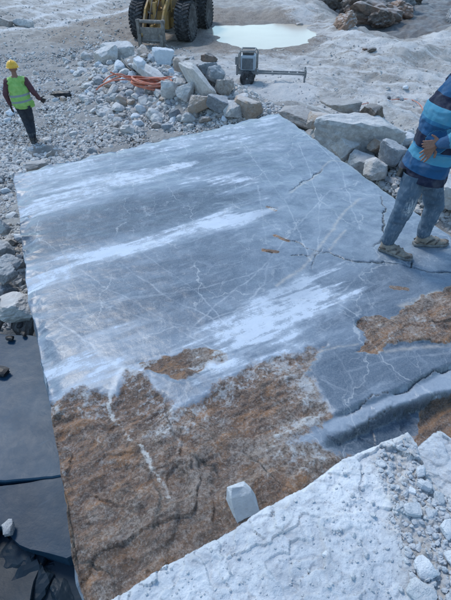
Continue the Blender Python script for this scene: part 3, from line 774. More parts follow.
boulder(390, 168, (0.281, 0.255, 0.238), 'blue-grey split rock behind the man in jeans', 'grey', 19, (.3, .2, .9), 1.1, nplanes=9)
boulder(372, 186, (.30, .26, .2), 'pale rock touching the slab edge left of the man', 'rock', 20, (.1, .4, .1), 1.6)
boulder(448, 205, (.38, .30, .26), 'pale rock in the rubble right of the man in jeans', 'rock', 21, (.1, .4, .1), .8)
boulder(120, 58, (0.68, 0.468, 0.468), 'large light grey boulder in front of the loader', 'rock', 31, (.1, 0, .3), .4, nplanes=9)
boulder(107, 63, (.48, .4, .4), 'grey rock at the left foot of the light boulder near the loader', 'rock', 30, (.1, 0, .3), .4, nplanes=9)
boulder(163, 62, (0.391, 0.306, 0.306), 'clean bluish white block before the loader front wheel', 'snow', 32, (.2, .3, .4), .5, nplanes=8)
boulder(146, 80, (.75, .20, .24), 'long tilted grey stone slab behind the orange hose', 'rock', 33, (.3, .35, -.7), .9, nplanes=8)
boulder(141, 77, (.27, .22, .2), 'small white stone lying just above the orange hose', 'snow', 34, (.3, .3, -.7), 2.0, name='stone', cat='stone')
boulder(193, 77, (0.45, 0.315, 0.33), 'rounded tan-grey boulder right of the bluish white block', 'tan', 36, (0, .1, .7), .5)
boulder(208, 62, (.36, .28, .24), 'brown stone alone on the dusty floor between loader and motor cart', 'brown', 37, (0, .3, -.4), .5)
boulder(216, 84, (.30, .26, .26), 'dark blue-grey stone beside a white chip near the cart', 'grey', 38, (.3, .3, .2), .9)
boulder(208, 80, (.34, .28, .26), 'dark grey angular rock at the far end of the heap', 'grey', 39, (.1, .3, 1.2), 1.0)
boulder(225, 93, (0.264, 0.24, 0.24), 'rounded brown rock at the right end of the heap', 'tan', 40, (.1, .3, 1.2), .7)
boulder(197, 92, (0.722, 0.119, 0.425), 'large pale plate standing tilted in the middle of the heap', 'rock', 41, (.3, .5, -.75), .5, nplanes=8, rough=.02)
boulder(171, 98, (0.302, 0.245, 0.259), 'pale grey block right of the orange hose', 'rock', 42, (.1, .3, .2), .9, nplanes=8)
boulder(186, 99, (0.259, 0.23, 0.216), 'light block between the hose block and the tan wedge', 'rock', 49, (.1, .3, .9), .9, nplanes=8)
boulder(200, 112, (0.359, 0.25, 0.281), 'light grey wedge with tan side in front of the tilted plate', 'tan', 43, (.1, .5, .8), .8, nplanes=8)
boulder(218, 112, (0.33, 0.255, 0.24), 'blue-grey block with a tan top near the slab back edge', 'grey', 44, (.2, .3, -.2), .9, nplanes=8)
boulder(232, 118, (0.27, 0.225, 0.21), 'grey block just behind the slab back edge', 'rock', 45, (.2, .1, .3), .8, nplanes=8)
boulder(247, 113, (0.495, 0.345, 0.27), 'broad brown-stained rock behind the middle of the back edge', 'tan', 46, (.1, .15, -.5), .6)
boulder(181, 79, (.26, .2, .24), 'small reddish brown stone sitting above the hose block', 'tan', 47, (.1, .15, -.5), 1.7)
boulder(24, 26, (0.6, 0.36, 0.3), 'grey-brown rock at the far left behind the worker', 'rock', 48, (.1, .1, -.2), .3)
boulder(5, 26, (0.56, 0.42, 0.35), 'brown rock at the far left by the picture edge', 'tan', 58, (.1, .1, -.2), .3)
# the bank beyond the pit, top right
for i, (a, b, s_, lb, mt) in enumerate([
    (373, 22, (2.3, 1.4, 1.35), 'big two-toned brown boulder at the near end of the dark bank', 'brown'),
    (352, 18, (2.0, 1.4, 1.25), 'brown grey boulder left of the two-toned one in the dark bank', 'brown'),
    (337, 9, (1.8, 1.3, 1.1), 'leftmost brown boulder of the dark bank, lying by the path', 'brown'),
    (392, 10, (2.2, 1.6, 1.5), 'dark grey boulder behind the two-toned one', 'grey'),
    (360, -2, (2.8, 1.8, 1.9), 'tall rust-brown boulder at the back of the dark bank', 'brown'),
    (408, 4, (1.6, 1.3, 1.3), 'dark reddish boulder beside the misty pit track', 'brown'),
    (330, -8, (2.2, 1.6, 1.6), 'brown block at the far left end of the bank', 'tan'),
    (384, 25, (1.2, .9, .7), 'dark brown block in front of the right end of the bank', 'brown'),
    (344, 26, (1.0, .7, .5), 'low brown rock before the left part of the dark bank', 'brown'),
    (398, 16, (1.3, .9, .9), 'dark rock right of the two-toned boulder', 'brown'),
    (350, 4, (1.9, 1.3, 1.4), 'brown rock high in the middle of the dark bank', 'tan'),
    (378, 3, (1.9, 1.3, 1.5), 'rusty rock at the top picture edge in the bank', 'brown'),
    (325, -2, (1.4, 1.0, .8), 'pale brown rock at the start of the bank', 'tan'),
    (452, 22, (.9, .7, .5), 'grey rock at the far side of the dark pit', 'grey')]):
    boulder(a, b, s_, lb, mt, 60 + i, (.1 * i, .2 - .05 * i, .6 * i), .3, rough=.13, nplanes=22, jit=.5)
boulder(365, 50, (0.12, 0.09, 0.072), 'left of two small dark stones on the white ridge', 'brown', 71, name='stone', cat='stone', lift=.5)
boulder(371, 51, (0.156, 0.108, 0.084), 'right and larger of two small dark stones on the white ridge', 'brown', 72, name='stone', cat='stone', lift=.5)
boulder(299, 26, (0.21, 0.15, 0.108), 'small tan stone at the far shore of the puddle', 'tan', 74, name='stone', cat='stone', lift=.5)
# rocks jammed along the left side of the slab
for i, (a, b, zl, s_, lb, mt) in enumerate([
    (14, 304, -.42, (.23, .20, .11), 'broad beige-grey rock overhanging the dark block by the slab left edge', 'rock'),
    (5, 272, -.42, (.13, .12, .10), 'pale rock second from the overhanging one, left of the slab', 'rock'),
    (10, 262, -.38, (.13, .12, .1), 'pale wedge rock touching the slab left edge above the beige rock', 'rock'),
    (4, 247, -.45, (.12, .12, .09), 'light grey rock at the picture edge left of the slab', 'rock'),
    (1, 226, -.45, (.13, .12, .10), 'light rounded rock left of the upper slab corner', 'rock'),
    (22, 318, -.62, (.12, .15, .20), 'brown-grey stone in the gap under the overhanging rock', 'tan'),
    (2, 290, -.62, (.16, .14, .12), 'grey stone half under the broad beige rock', 'grey'),
    (-12, 310, -.5, (.3, .26, .16), 'pale rock outside the left picture edge', 'rock'),
    (-18, 270, -.5, (.25, .26, .16), 'pale rock further outside the left picture edge', 'rock')]):
    q = P(a, b, zl); rock('boulder', lb, 'boulder', (q[0], q[1], zl - s_[2] * .3), s_, mt, 80 + i, (.15 * i, -.1 * i, .7 * i), rough=.05)
q = P(36, 162, -1.1); rock('boulder', 'flat dark-edged stone just outside the far left slab corner', 'boulder', (q[0], q[1], -1.2), (.32, .16, .14), 'tan', 95, (0, .1, .5))

# loose stones: the 300 largest singly, the rest as one mass
REG = [   # outline in sight lines, count, size range (m), group, label stem
    ([(60, 60), (120, 50), (190, 60), (250, 95), (262, 118), (190, 128), (120, 134), (90, 110), (75, 80)], 170, (.12, .29), 'stones of the heap behind the slab', 'stone in the rock heap behind the slab back edge', None),
    ([(-20, 60), (75, 62), (100, 130), (120, 148), (60, 160), (10, 175), (-20, 180)], 36, (.09, .17), 'stones around the worker in the vest', 'stone in the gravel around the worker in the vest', None),
    ([(285, 112), (330, 125), (400, 175), (470, 225), (520, 270), (560, 260), (480, 190), (410, 140), (330, 118)], 60, (.11, .27), 'stones in the gap right of the slab', 'stone in the rubble right of the slab', None),
    ([(-30, 180), (12, 180), (20, 235), (26, 300), (-30, 300)], 42, (.06, .13), 'stones beside the slab left edge', 'stone beside the slab left edge', -.55),
    ([(380, 70), (451, 60), (480, 180), (440, 170), (390, 120)], 12, (.08, .17), 'stones on the white ground behind the man', 'stone on the white ground behind the man', None)]
rg = np.random.RandomState(12)
SLABP = SLABPOLY
LAND = {'heap': [((148, 84), 'the orange hose'), ((163, 56), 'the bluish white block'), ((120, 50), 'the big light boulder by the loader'), ((197, 88), 'the tilted pale plate'), ((218, 106), 'the blue-grey block'), ((247, 108), 'the broad brown-stained rock'), ((193, 72), 'the rounded tan-grey boulder'), ((110, 125), 'the far left part of the slab back edge'), ((170, 128), 'the middle of the slab back edge'), ((85, 85), 'the black bag')],
        'worker': [((30, 135), 'the worker boots'), ((62, 97), 'the black bag'), ((36, 162), 'the flat dark-edged stone by the slab corner'), ((10, 90), 'the worker left arm'), ((100, 140), 'the slab back edge')],
        'gap': [((357, 128), 'the long grey boulder'), ((400, 170), 'the man jeans'), ((440, 215), 'the man front knee'), ((297, 118), 'the rust-speckled block'), ((343, 158), 'the blocky pale rock'), ((372, 182), 'the slab edge near the man'), ((470, 240), 'the man front shoe')],
        'left': [((14, 300), 'the broad beige-grey overhanging rock'), ((10, 262), 'the pale wedge rock'), ((2, 228), 'the light rounded rock'), ((14, 185), 'the far left slab corner')],
        'white': [((408, 102), 'the thin reddish cable'), ((370, 50), 'the two small dark stones'), ((445, 90), 'the man shoulder')]}
def landlabel(key, px, py):
    (lx, ly), nm = min(LAND[key], key=lambda q: (q[0][0] - px) ** 2 + (q[0][1] - py) ** 2)
    dx, dy = px - lx, py - ly
    if dx * dx + dy * dy < 40: w_ = 'touching'
    elif abs(dx) > abs(dy) * 1.2: w_ = 'right of' if dx > 0 else 'left of'
    else: w_ = 'in front of' if dy > 0 else 'behind'
    return w_ + ' ' + nm
LST = []
KEYS = iter(['heap', 'worker', 'gap', 'left', 'white'])
tint = [('rock', 'pale'), ('rock', 'pale'), ('rock', 'pale'), ('grey', 'dark grey'), ('rock', 'pale'), ('tan', 'brownish'), ('snow', 'white')]
for pix, cnt, (s0, s1), grp, stem, zl in REG:
    key = next(KEYS)
    bx = np.array(pix); got = 0; tries = 0
    cand = rg.rand(9000, 2) * (bx.max(0) - bx.min(0)) + bx.min(0)
    cand = cand[sdf(cand[:, 0], cand[:, 1], pix) > 0]
    pts = gz(cand[:, 0], cand[:, 1])
    szs = np.sort(s0 + (s1 - s0) * rg.rand(cnt) ** 2.2)[::-1]; k = 0
    ok = sdf(pts[:, 0], pts[:, 1], SLABP) < -.06
    for p, okk, cpx in zip(pts, ok, cand):
        if k >= cnt: break
        if not okk: continue
        s_ = szs[k]
        if sdf(np.array([p[0]]), np.array([p[1]]), SLABP)[0] > -s_ * .8: continue
        if any((p[0] - a) ** 2 + (p[1] - b) ** 2 < (.47 * (s_ + r)) ** 2 for a, b, c, r in placed): continue
        k += 1
        mt, word = tint[rg.randint(len(tint))]
        me = (ROCKS if s_ > .15 else MEDR)[rg.randint(16)]
        o = bpy.data.objects.new('stone', me); COL.objects.link(o)
        zt = p[2] + s_ * (.15 + .25 * rg.rand())
        o.location = (p[0], p[1], zt)
        o.rotation_euler = tuple(rg.rand(3) * (1.2, 1.2, 6.28) - (.6, .6, 0)); o.scale = (s_,) * 3
        if mt != 'rock':
            o.material_slots[0].link = 'OBJECT'; o.material_slots[0].material = M[mt]
        sw = 'large' if s_ > s0 + (s1 - s0) * .5 else 'mid-sized' if s_ > s0 + (s1 - s0) * .15 else 'small'
        tag(o, f'{sw} {word} stone {landlabel(key, *cpx)}', 'stone', grp); LST.append((o, min((q[0][0] - cpx[0]) ** 2 + (q[0][1] - cpx[1]) ** 2 for q in LAND[key])))
        placed.append((p[0], p[1], p[2], s_ * .9))
ORD = ['closest', 'second-closest', 'third-closest', 'fourth-closest', 'fifth-closest', 'sixth-closest', 'seventh-closest', 'eighth-closest', 'ninth-closest', 'tenth-closest']
by = {}
for o, dd in LST: by.setdefault(o['label'], []).append((dd, o))
for lb, q in by.items():
    if len(q) > 1:
        for i, (dd, o) in enumerate(sorted(q, key=lambda t: t[0])): o['label'] = ORD[min(i, 9)] + ' ' + lb
# the mass of small stones
def cloud(name, pts, sizes, seed, mat, sub=1):
    rg = np.random.RandomState(seed)
    protos = [rock_v(300 + i, sub, 9, .45, 0, (1, .8, .65))[0] for i in range(24)]
    F0 = ICO[sub][1]; nv = len(protos[0]); N = len(pts)
    PR = np.stack(protos)[rg.randint(24, size=N)]
    ang = rg.rand(N, 3) * 6.28; ang[:, :2] = (ang[:, :2] - 3.14) * .2
    ca, sa = np.cos(ang), np.sin(ang)
    X_, Y_, Z_ = PR[..., 0], PR[..., 1], PR[..., 2]
    Y_, Z_ = Y_ * ca[:, :1] - Z_ * sa[:, :1], Y_ * sa[:, :1] + Z_ * ca[:, :1]
    X_, Z_ = X_ * ca[:, 1:2] + Z_ * sa[:, 1:2], -X_ * sa[:, 1:2] + Z_ * ca[:, 1:2]
    X_, Y_ = X_ * ca[:, 2:] - Y_ * sa[:, 2:], X_ * sa[:, 2:] + Y_ * ca[:, 2:]
    V = np.stack([X_, Y_, Z_], -1) * sizes[:, None, None] + pts[:, None, :]
    F = (F0[None] + (np.arange(N) * nv)[:, None, None]).reshape(-1, 3)
    me = mesh_from(name, V.reshape(-1, 3), F, {'rnd': np.repeat(rg.rand(N), nv)}, smooth=False)
    return link(name, me, mat)
GR = [([(-60, 178), (12, 180), (22, 240), (30, 330), (-60, 330)], 900, .035, .085),
      ([(75, 60), (125, 48), (190, 60), (255, 95), (275, 114), (190, 130), (110, 135)], 2600, .06, .15),
      ([(290, 112), (345, 125), (410, 160), (560, 260), (620, 320), (500, 290), (400, 205), (330, 150)], 900, .05, .12),
      ([(-90, 62), (60, 50), (125, 38), (190, 50), (255, 95), (290, 112), (190, 135), (60, 165), (-90, 200)], 26000, .028, .075),
      ([(285, 108), (345, 120), (410, 140), (560, 210), (640, 330), (520, 280), (400, 200), (330, 150)], 6000, .03, .08),
      ([(-90, 170), (16, 176), (30, 330), (-90, 330)], 5200, .015, .05),
      ([(-90, -5), (130, -5), (130, 45), (60, 60), (-90, 70)], 2200, .03, .09),
      ([(190, 50), (350, 30), (560, 40), (560, 220), (440, 170), (330, 120), (240, 95)], 2600, .015, .05)]
PT, SZ = [], []
for pix, cnt, s0, s1 in GR:
    bx = np.array(pix); cand = rg.rand(int(cnt * 2.6), 2) * (bx.max(0) - bx.min(0)) + bx.min(0)
    cand = cand + rg.normal(size=cand.shape) * 2
    cand = cand[sdf(cand[:, 0], cand[:, 1], pix) > 0][:cnt]
    p = gz(cand[:, 0], cand[:, 1])
    s_ = s0 + (s1 - s0) * rg.rand(len(p)) ** 2.6
    # patches of finer and coarser stone
    s_ *= .75 + .5 * sst(-.4, .6, fbm(p[:, 0] * .6, p[:, 1] * .6, o=3, s=7))
    good = (sdf(p[:, 0], p[:, 1], SLABP) < -.03) & (sdf(p[:, 0], p[:, 1], PUDW) < -.2)
    p, s_ = p[good], s_[good]; p[:, 2] += s_ * .15
    PT.append(p); SZ.append(s_)
tag(cloud('gravel', np.concatenate(PT), np.concatenate(SZ), 3, M['gravel']), 'loose crushed marble rubble covering the quarry floor around the slab', 'rubble', kind='stuff')

# ------------------------------------------------------------------ dark sawn blocks at the lower left
def block(name, label, pix, z0, thick, mat, cat='stone block', res=.05, amp=.004, tilt=(0, 0), seed=0, step=0.0):
    pts = W(pix, z0); pts = np.array(pts)
    if np.sum(pts[:, 0] * np.roll(pts[:, 1], -1) - np.roll(pts[:, 0], -1) * pts[:, 1]) < 0: pts = pts[::-1]
    # resample the outline, then concentric rings to the centre
    q = np.concatenate([pts, pts[:1]]); d = np.concatenate([[0], np.cumsum(np.hypot(*(q[1:] - q[:-1]).T))]); n = max(24, int(d[-1] / res))
    tt = np.sort(np.concatenate([np.linspace(0, d[-1], n, endpoint=False), d[:-1]])); tt = np.unique(np.round(tt, 4))
    o = np.stack([np.interp(tt, d, q[:, 0]), np.interp(tt, d, q[:, 1])], 1); n = len(o)
    o = o + np.stack([fbm(o[:, 0] * 4, o[:, 1] * 4, o=3, s=seed), fbm(o[:, 0] * 4, o[:, 1] * 4, o=3, s=seed + 5)], 1) * .018
    c = pts.mean(0); rings = []
    K = 16
    for k in range(K):
        f = 1 if k == 0 else (1 - .012 if k == 1 else 1 - (k - 1) / K); rings.append(c + (o - c) * (f - .0))
    tp = np.concatenate(rings + [c[None]])
    zt = z0 + (tp[:, 0] - c[0]) * tilt[0] + (tp[:, 1] - c[1]) * tilt[1] + fbm(tp[:, 0] * 3, tp[:, 1] * 3, o=4, s=seed + 9) * amp
    zt[:n] -= .008
    V = [np.column_stack([tp, zt])]; F = []
    for k in range(K - 1):
        a = k * n + np.arange(n); b = a + n
        F += [(int(i), int(j), int(l), int(m)) for i, j, l, m in zip(a, np.roll(a, -1), np.roll(b, -1), b)]
    last = (K - 1) * n; F += [(last + i, last + (i + 1) % n, K * n) for i in range(n)]
    bs = K * n + 1; pr = np.arange(n)
    for f in (.25, .6, 1.0):
        oo = o + np.stack([fbm(o[:, 0] * 3 + f * 5, o[:, 1] * 3, o=3, s=seed + 1), fbm(o[:, 0] * 3, o[:, 1] * 3 + f * 5, o=3, s=seed + 2)], 1) * .02
        V.append(np.column_stack([oo, np.minimum(zt[:n], z0) - thick * f])); rg_ = bs + np.arange(n); bs += n
        F += [(int(j), int(i), int(l), int(m)) for i, j, l, m in zip(pr, np.roll(pr, -1), rg_, np.roll(rg_, -1))]
        pr = rg_
    F.append(tuple(int(i) for i in pr[::-1]))
    me = mesh_from(name, np.concatenate(V), F, smooth=False)
    ob = link(name, me, M[mat]); tag(ob, label, cat); return ob
block('dark_block', 'smooth dark wet sawn block below the slab, upper left of the two', [(-150, 322), (22, 334), (52, 337), (62, 380), (76, 470), (66, 474), (0, 483), (-150, 500)], -.55, .9, 'dblock', amp=.003, seed=3)
block('dark_block', 'dark scratched block directly below the crack at the lower left', [(-160, 501.5), (0, 484.6), (66, 475.2), (84, 472.4), (92, 545), (64, 560), (48, 554), (20, 545), (0, 528), (-60, 515)], -.565, .9, 'dblock3', amp=.0015, seed=13)
block('dark_block', 'black broken slab with a pointed corner at the bottom left', [(-160, 520), (-5, 522), (12, 542), (48, 553), (36, 582), (22, 640), (-160, 660)], -.68, .6, 'dblock2', amp=.003, seed=23, tilt=(.06, -.05))
block('dark_block', 'small dark broken slab wedged at the bottom beside the brown crust', [(42, 570), (62, 556), (98, 548), (104, 600), (112, 660), (60, 660), (36, 600)], -.72, .5, 'dblock2', amp=.004, seed=33, tilt=(-.05, .1))
block('dark_block', 'lowest black broken rock in the bottom left corner', [(-60, 600), (30, 580), (60, 590), (80, 680), (-60, 700)], -.85, .5, 'dblock2', amp=.03, seed=43)
for i, (a, b, r_) in enumerate([(10, 339, .05), (20, 326, .045), (24, 335, .04), (1, 373, .08), (30, 300, .05), (9, 528, .06)]):
    q = P(a, b, -.53)
    rock('stone', ['small black stone on the back rim of the dark sawn block', 'black stone in the gap behind the dark sawn block', 'tiny black stone near the slab on the dark block', 'black stone at the picture edge on the dark sawn block', 'small stone under the overhanging beige rock', 'dark chip in the crack between the dark blocks'][i], 'stone', (q[0], q[1], -.52), (r_, r_ * .7, r_ * .5), 'black' if i < 4 else 'grey', 500 + i, (0, 0, i), sub=2)
for i, (a, b, r_, lb) in enumerate([(8, 556, .22, 'black angular rock in the bottom left corner, leftmost'), (30, 590, .2, 'black angular rock at the bottom edge below the dark blocks'), (66, 592, .16, 'black rock at the bottom edge touching the brown crust'), (50, 566, .12, 'small black wedge rock between the scratched dark block and the broken slab'), (-20, 545, .3, 'large black rock past the left picture edge'), (2, 520, .09, 'small dark rock at the left end of the scratched block')]):
    q = P(a, b, -.72)
    rock('boulder', lb, 'boulder', (q[0], q[1], -.76), (r_, r_ * .8, r_ * .5), 'dblock2', 520 + i, (.3 * i, -.2, i * 1.1), jit=.5, rough=.05)
# deep floor under the dark blocks is the quarry ground itself

# ------------------------------------------------------------------ white dusty blocks in the foreground
def white_block(name, label, sides, z0, seed, n_, dome=.02, tilt=(0, 0), thick=1.3, scree=None):
    """sides: far, right, near, left polylines, joined end to end clockwise from the left far corner"""
    A, B, Cc, D = (arclen(q_, n_) for q_ in sides); Cc, D = Cc[::-1], D[::-1]
    u_ = np.linspace(0, 1, n_)[None, :, None]; v_ = np.linspace(0, 1, n_)[:, None, None]
    g = (1 - v_) * A[None] + v_ * Cc[None] + (1 - u_) * D[:, None] + u_ * B[:, None] - ((1 - u_) * (1 - v_) * A[0] + u_ * (1 - v_) * A[-1] + (1 - u_) * v_ * Cc[0] + u_ * v_ * Cc[-1])
    tp = g.reshape(-1, 2)
    q = np.concatenate([A, B[1:], Cc[::-1][1:], D[::-1][1:-1]])
    sdist = np.minimum.reduce([seg_dist(tp[:, 0], tp[:, 1], [tuple(p) for p in np.array(k_)]) for k_ in sides])
    c = tp.mean(0); ed = np.exp(-(sdist / .05) ** 2)
    tp = tp + np.stack([fbm(tp[:, 0] * 7, tp[:, 1] * 7, o=6, s=seed, g=.62), fbm(tp[:, 0] * 7, tp[:, 1] * 7, o=6, s=seed + 3, g=.62)], 1) * .0045 * ed[:, None]
    zt = z0 + (tp[:, 0] - c[0]) * tilt[0] + (tp[:, 1] - c[1]) * tilt[1]
    zt += fbm(tp[:, 0] * 2, tp[:, 1] * 2, o=3, s=seed + 1) * dome
    wx_, wy_ = tp[:, 0] + fbm(tp[:, 0] * 12, tp[:, 1] * 12, o=3, s=seed + 21) * .02, tp[:, 1] + fbm(tp[:, 0] * 12, tp[:, 1] * 12, o=3, s=seed + 22) * .02
    zt += facets(wx_, wy_, 5, 301) * .013 + facets(wx_, wy_, 15, 311) * .0075 + facets(wx_, wy_, 38, 321) * .0032
    zt += fbm(tp[:, 0] * 9, tp[:, 1] * 9, o=5, s=seed + 2, g=.6) * .004
    lump = vnoise(tp[:, 0] * 24, tp[:, 1] * 24, None, seed + 5); zt += np.clip(lump, .2, 1) * .003
    zt -= .012 * np.exp(-sdist / .010)
    sc_ = np.zeros(len(tp)) if scree is None else poly_mask(tp[:, 0], tp[:, 1], scree, .05, z0)
    zt += sc_ * np.abs(fbm(tp[:, 0] * 30, tp[:, 1] * 30, o=3, s=seed + 7)) * .010
    V = [np.column_stack([tp, zt])]; F = [grid_faces(n_, n_)[:, ::-1]]
    rim = np.concatenate([np.arange(n_), np.arange(1, n_) * n_ + n_ - 1, (n_ - 1) * n_ + np.arange(n_ - 2, -1, -1), np.arange(n_ - 2, 0, -1) * n_])
    prev = rim; bs = n_ * n_; at_ = [sc_]
    for f in (.03, .12, .35, .7, 1.0):
        oo = V[0][rim, :2]; oo = oo - (oo - c) * .015 * f + fbm(oo[:, 0] * 4 + f * 6, oo[:, 1] * 4, o=4, s=seed + 8)[:, None] * .015 * f
        V.append(np.column_stack([oo, zt[rim] - thick * f])); r2 = bs + np.arange(len(rim)); bs += len(rim); at_.append(np.zeros(len(rim)))
        F.append(np.stack([prev, r2, np.roll(r2, -1), np.roll(prev, -1)], 1)); prev = r2
    me = mesh_from(name, np.concatenate(V), np.concatenate(F)[:, ::-1], {'scree': np.concatenate(at_)})
    ob = link(name, me, M['white']); tag(ob, label, 'stone block')
    return ob, tp, zt
def ccw(pts):
    pts = np.array(pts); s = np.sum(pts[:, 0] * np.roll(pts[:, 1], -1) - np.roll(pts[:, 0], -1) * pts[:, 1])
    return pts if s > 0 else pts[::-1]
WZ = .95
SCREE = [(398, 438), (412, 440), (425, 468), (448, 492), (500, 540), (520, 640), (430, 640), (400, 560), (385, 500), (372, 460)]
farA = W([(60, 628), (108, 600), (150, 575), (230, 530), (300, 489), (345, 461), (385, 440), (408, 431)], WZ)
rightA = W([(408, 431), (417, 442), (426, 464), (442, 486), (466, 508), (560, 590), (700, 720)], WZ)
lA, rA_ = farA[0], rightA[-1]
nearA = [rA_, (.9, -.6), (-.6, -.6)]; leftA = [(-.6, -.6), lA]
oA = farA + rightA[1:] + [(.9, -.6), (-.6, -.6)]
oA = [tuple(p) for p in ccw(oA)]
wa, wtp, wzt = white_block('white_block', 'white powder-covered block in the foreground with a scree of stones on it', [farA, rightA, nearA, leftA], WZ, 5, 380, scree=SCREE)
WZ2 = .78
farB = W([(398, 474), (412, 452), (434, 434), (440, 433)], WZ2); rightB = W([(440, 433), (456, 445), (520, 480), (700, 560)], WZ2); nearB = W([(700, 560), (660, 720)], WZ2); leftB = W([(660, 720), (398, 474)], WZ2)
white_block('white_block', 'smaller white block with a peaked top behind the right end of the foreground block', [farB, rightB, nearB, leftB], WZ2, 6, 160)
# stones lying on the white block
bx = np.array(SCREE); placed2 = []
BIG = [(422, 571, .034, 'round-cornered white stone lowest in the scree on the foreground block'), (418, 596, .036, 'white stone cut by the bottom picture edge on the foreground block'), (424, 486, .026, 'flat white stone in the middle of the scree'), (448, 530, .036, 'grey-white stone at the right picture edge on the scree'),
       (410, 513, .030, 'broad flat white stone left of the scree middle'), (421, 472, .022, 'white slab chip near the top of the scree'), (440, 500, .024, 'white chip right of the scree middle'), (412, 492, .018, 'small upright chip in the scree'),
       (382, 464, .020, 'flat chip on the left slope of the peak'), (428, 516, .018, 'chip below the broad flat stone'), (452, 560, .03, 'stone at the right edge low on the block'), (110 + 215, 556, .012, 'lone pebble on the smooth part of the white block')]
def wz(px_, py_):
    return float(wzt[np.argmin((wtp[:, 0] - px_) ** 2 + (wtp[:, 1] - py_) ** 2)])
for i, (a, b, r_, lb) in enumerate(BIG):
    q = P(a, b, WZ + .01); placed2.append((q[0], q[1], r_))
    rock('stone', lb, 'stone', (q[0], q[1], wz(q[0], q[1]) + r_ * .28), (r_ * 1.1, r_ * .85, r_ * .6), 'snow', 600 + i, (rnd.uniform(-.3, .3), rnd.uniform(-.3, .3), rnd.uniform(0, 6)), 'stones on the white foreground block', sub=3, rough=.02)
cand = rg.rand(4200, 2) * (np.array([520, 640]) - [330, 434]) + [330, 434]
sdv = sdf(cand[:, 0], cand[:, 1], SCREE)
cand = cand[(sdv > 0) | (rg.rand(len(cand)) < .12 * np.exp(sdv / 30))]
p = P(cand[:, 0], cand[:, 1], WZ + .004)
p = p[sdf(p[:, 0], p[:, 1], [tuple(q) for q in oA]) > .012]
s_ = .002 + .014 * rg.rand(len(p)) ** 3
extra_p = rg.rand(900, 2) * (np.array([400, 640]) - [90, 440]) + [90, 440]; ep = P(extra_p[:, 0], extra_p[:, 1], WZ + .004); ep = ep[sdf(ep[:, 0], ep[:, 1], [tuple(q) for q in oA]) > .015]
p = np.concatenate([p, ep]); s_ = np.concatenate([s_, .002 + .006 * rg.rand(len(ep)) ** 3])
for i in range(len(p)): p[i, 2] = wz(p[i, 0], p[i, 1]) + s_[i] * .2
tag(cloud('pebbles', p, s_, 9, M['snow'], 1), 'small white pebbles and chips strewn over the foreground block', 'pebbles', kind='stuff')
# pointed upright stone between the crust and the foreground block
def pointed():
    c = P(249, 530, -.25)
    lv = [[(-.10, -.19, 0), (.13, -.19, 0), (.18, .0, 0), (.10, .14, 0), (-.12, .12, 0)],
          [(-.100, -.085, .22), (.105, -.10, .20), (.135, .02, .22), (.085, .12, .23), (-.115, .10, .24)],
          [(-.088, .02, .41), (.055, .005, .385), (.080, .05, .37), (.055, .10, .39), (-.085, .09, .42)]]
    V = [v for l in lv for v in l] + [(-.060, .055, .45), (.030, .045, .42)]
    n = 5; F = []
    for i in range(2):
        for k in range(n): F.append((i * n + k, i * n + (k + 1) % n, (i + 1) * n + (k + 1) % n, (i + 1) * n + k))
    F += [(10, 11, 16, 15), (11, 12, 16), (12, 13, 16), (13, 14, 15, 16), (14, 10, 15), tuple(range(5))[::-1]]
    me = mesh_from('pointed', V, F, smooth=False)
    bm = bmesh.new(); bm.from_mesh(me)
    bmesh.ops.triangulate(bm, faces=bm.faces[:]); bmesh.ops.bevel(bm, geom=bm.edges[:], offset=.004, segments=1, affect='EDGES')
    bmesh.ops.triangulate(bm, faces=bm.faces[:]); bmesh.ops.subdivide_edges(bm, edges=bm.edges[:], cuts=3, use_grid_fill=True)
    for v in bm.verts:
        nn = fbm(np.array([v.co.x * 17]), np.array([v.co.y * 17]), np.array([v.co.z * 17 + .01]), o=3, s=4)[0]
        v.co += Vector((v.co.x, v.co.y, 0)).normalized() * float(nn) * .004
    bm.to_mesh(me); bm.free()
    o = link('pointed_stone', me, M['snow'], loc=(c[0], c[1], -.30)); o.rotation_euler = (R(-4), R(-4), R(24)); o.scale = (.74, .86, 1.04)
    tag(o, 'upright pointed white stone standing on the brown crust behind the foreground block', 'stone')
pointed()

# ------------------------------------------------------------------ people
def capsule(p0, p1, r0, r1, n=14, flat=None, axis=None):
    """tapered capsule; flat=(fx,fy) squashes the section along the two side axes, axis = side direction"""
    p0, p1 = Vector(p0), Vector(p1); t = (p1 - p0); L = t.length; t = t.normalized() if L > 1e-6 else Vector((0, 0, 1))
    a = Vector(axis) if axis is not None else (Vector((1, 0, 0)) if abs(t.x) < .8 else Vector((0, 1, 0)))
    a = (a - t * a.dot(t)).normalized(); b = t.cross(a)
    fx, fy = flat or (1, 1); V, F = [], []
    rows = []
    for k in range(6): th = math.pi / 2 * k / 6; rows.append((-math.cos(th) * r0, math.sin(th) * r0 + 1e-5))
    rows.append((0, r0))
    for k in range(7): th = math.pi / 2 * k / 6; rows.append((L + math.sin(th) * r1, math.cos(th) * r1 + 1e-5))
    for h, r in rows:
        for k in range(n):
            q = 2 * math.pi * k / n
            V.append(p0 + t * h + a * (math.cos(q) * r * fx) + b * (math.sin(q) * r * fy))
    for i in range(len(rows) - 1):
        for k in range(n): F.append((i * n + k, i * n + (k + 1) % n, (i + 1) * n + (k + 1) % n, (i + 1) * n + k))
    F.append(tuple(range(n))[::-1]); F.append(tuple(range((len(rows) - 1) * n, len(rows) * n)))
    return V, F
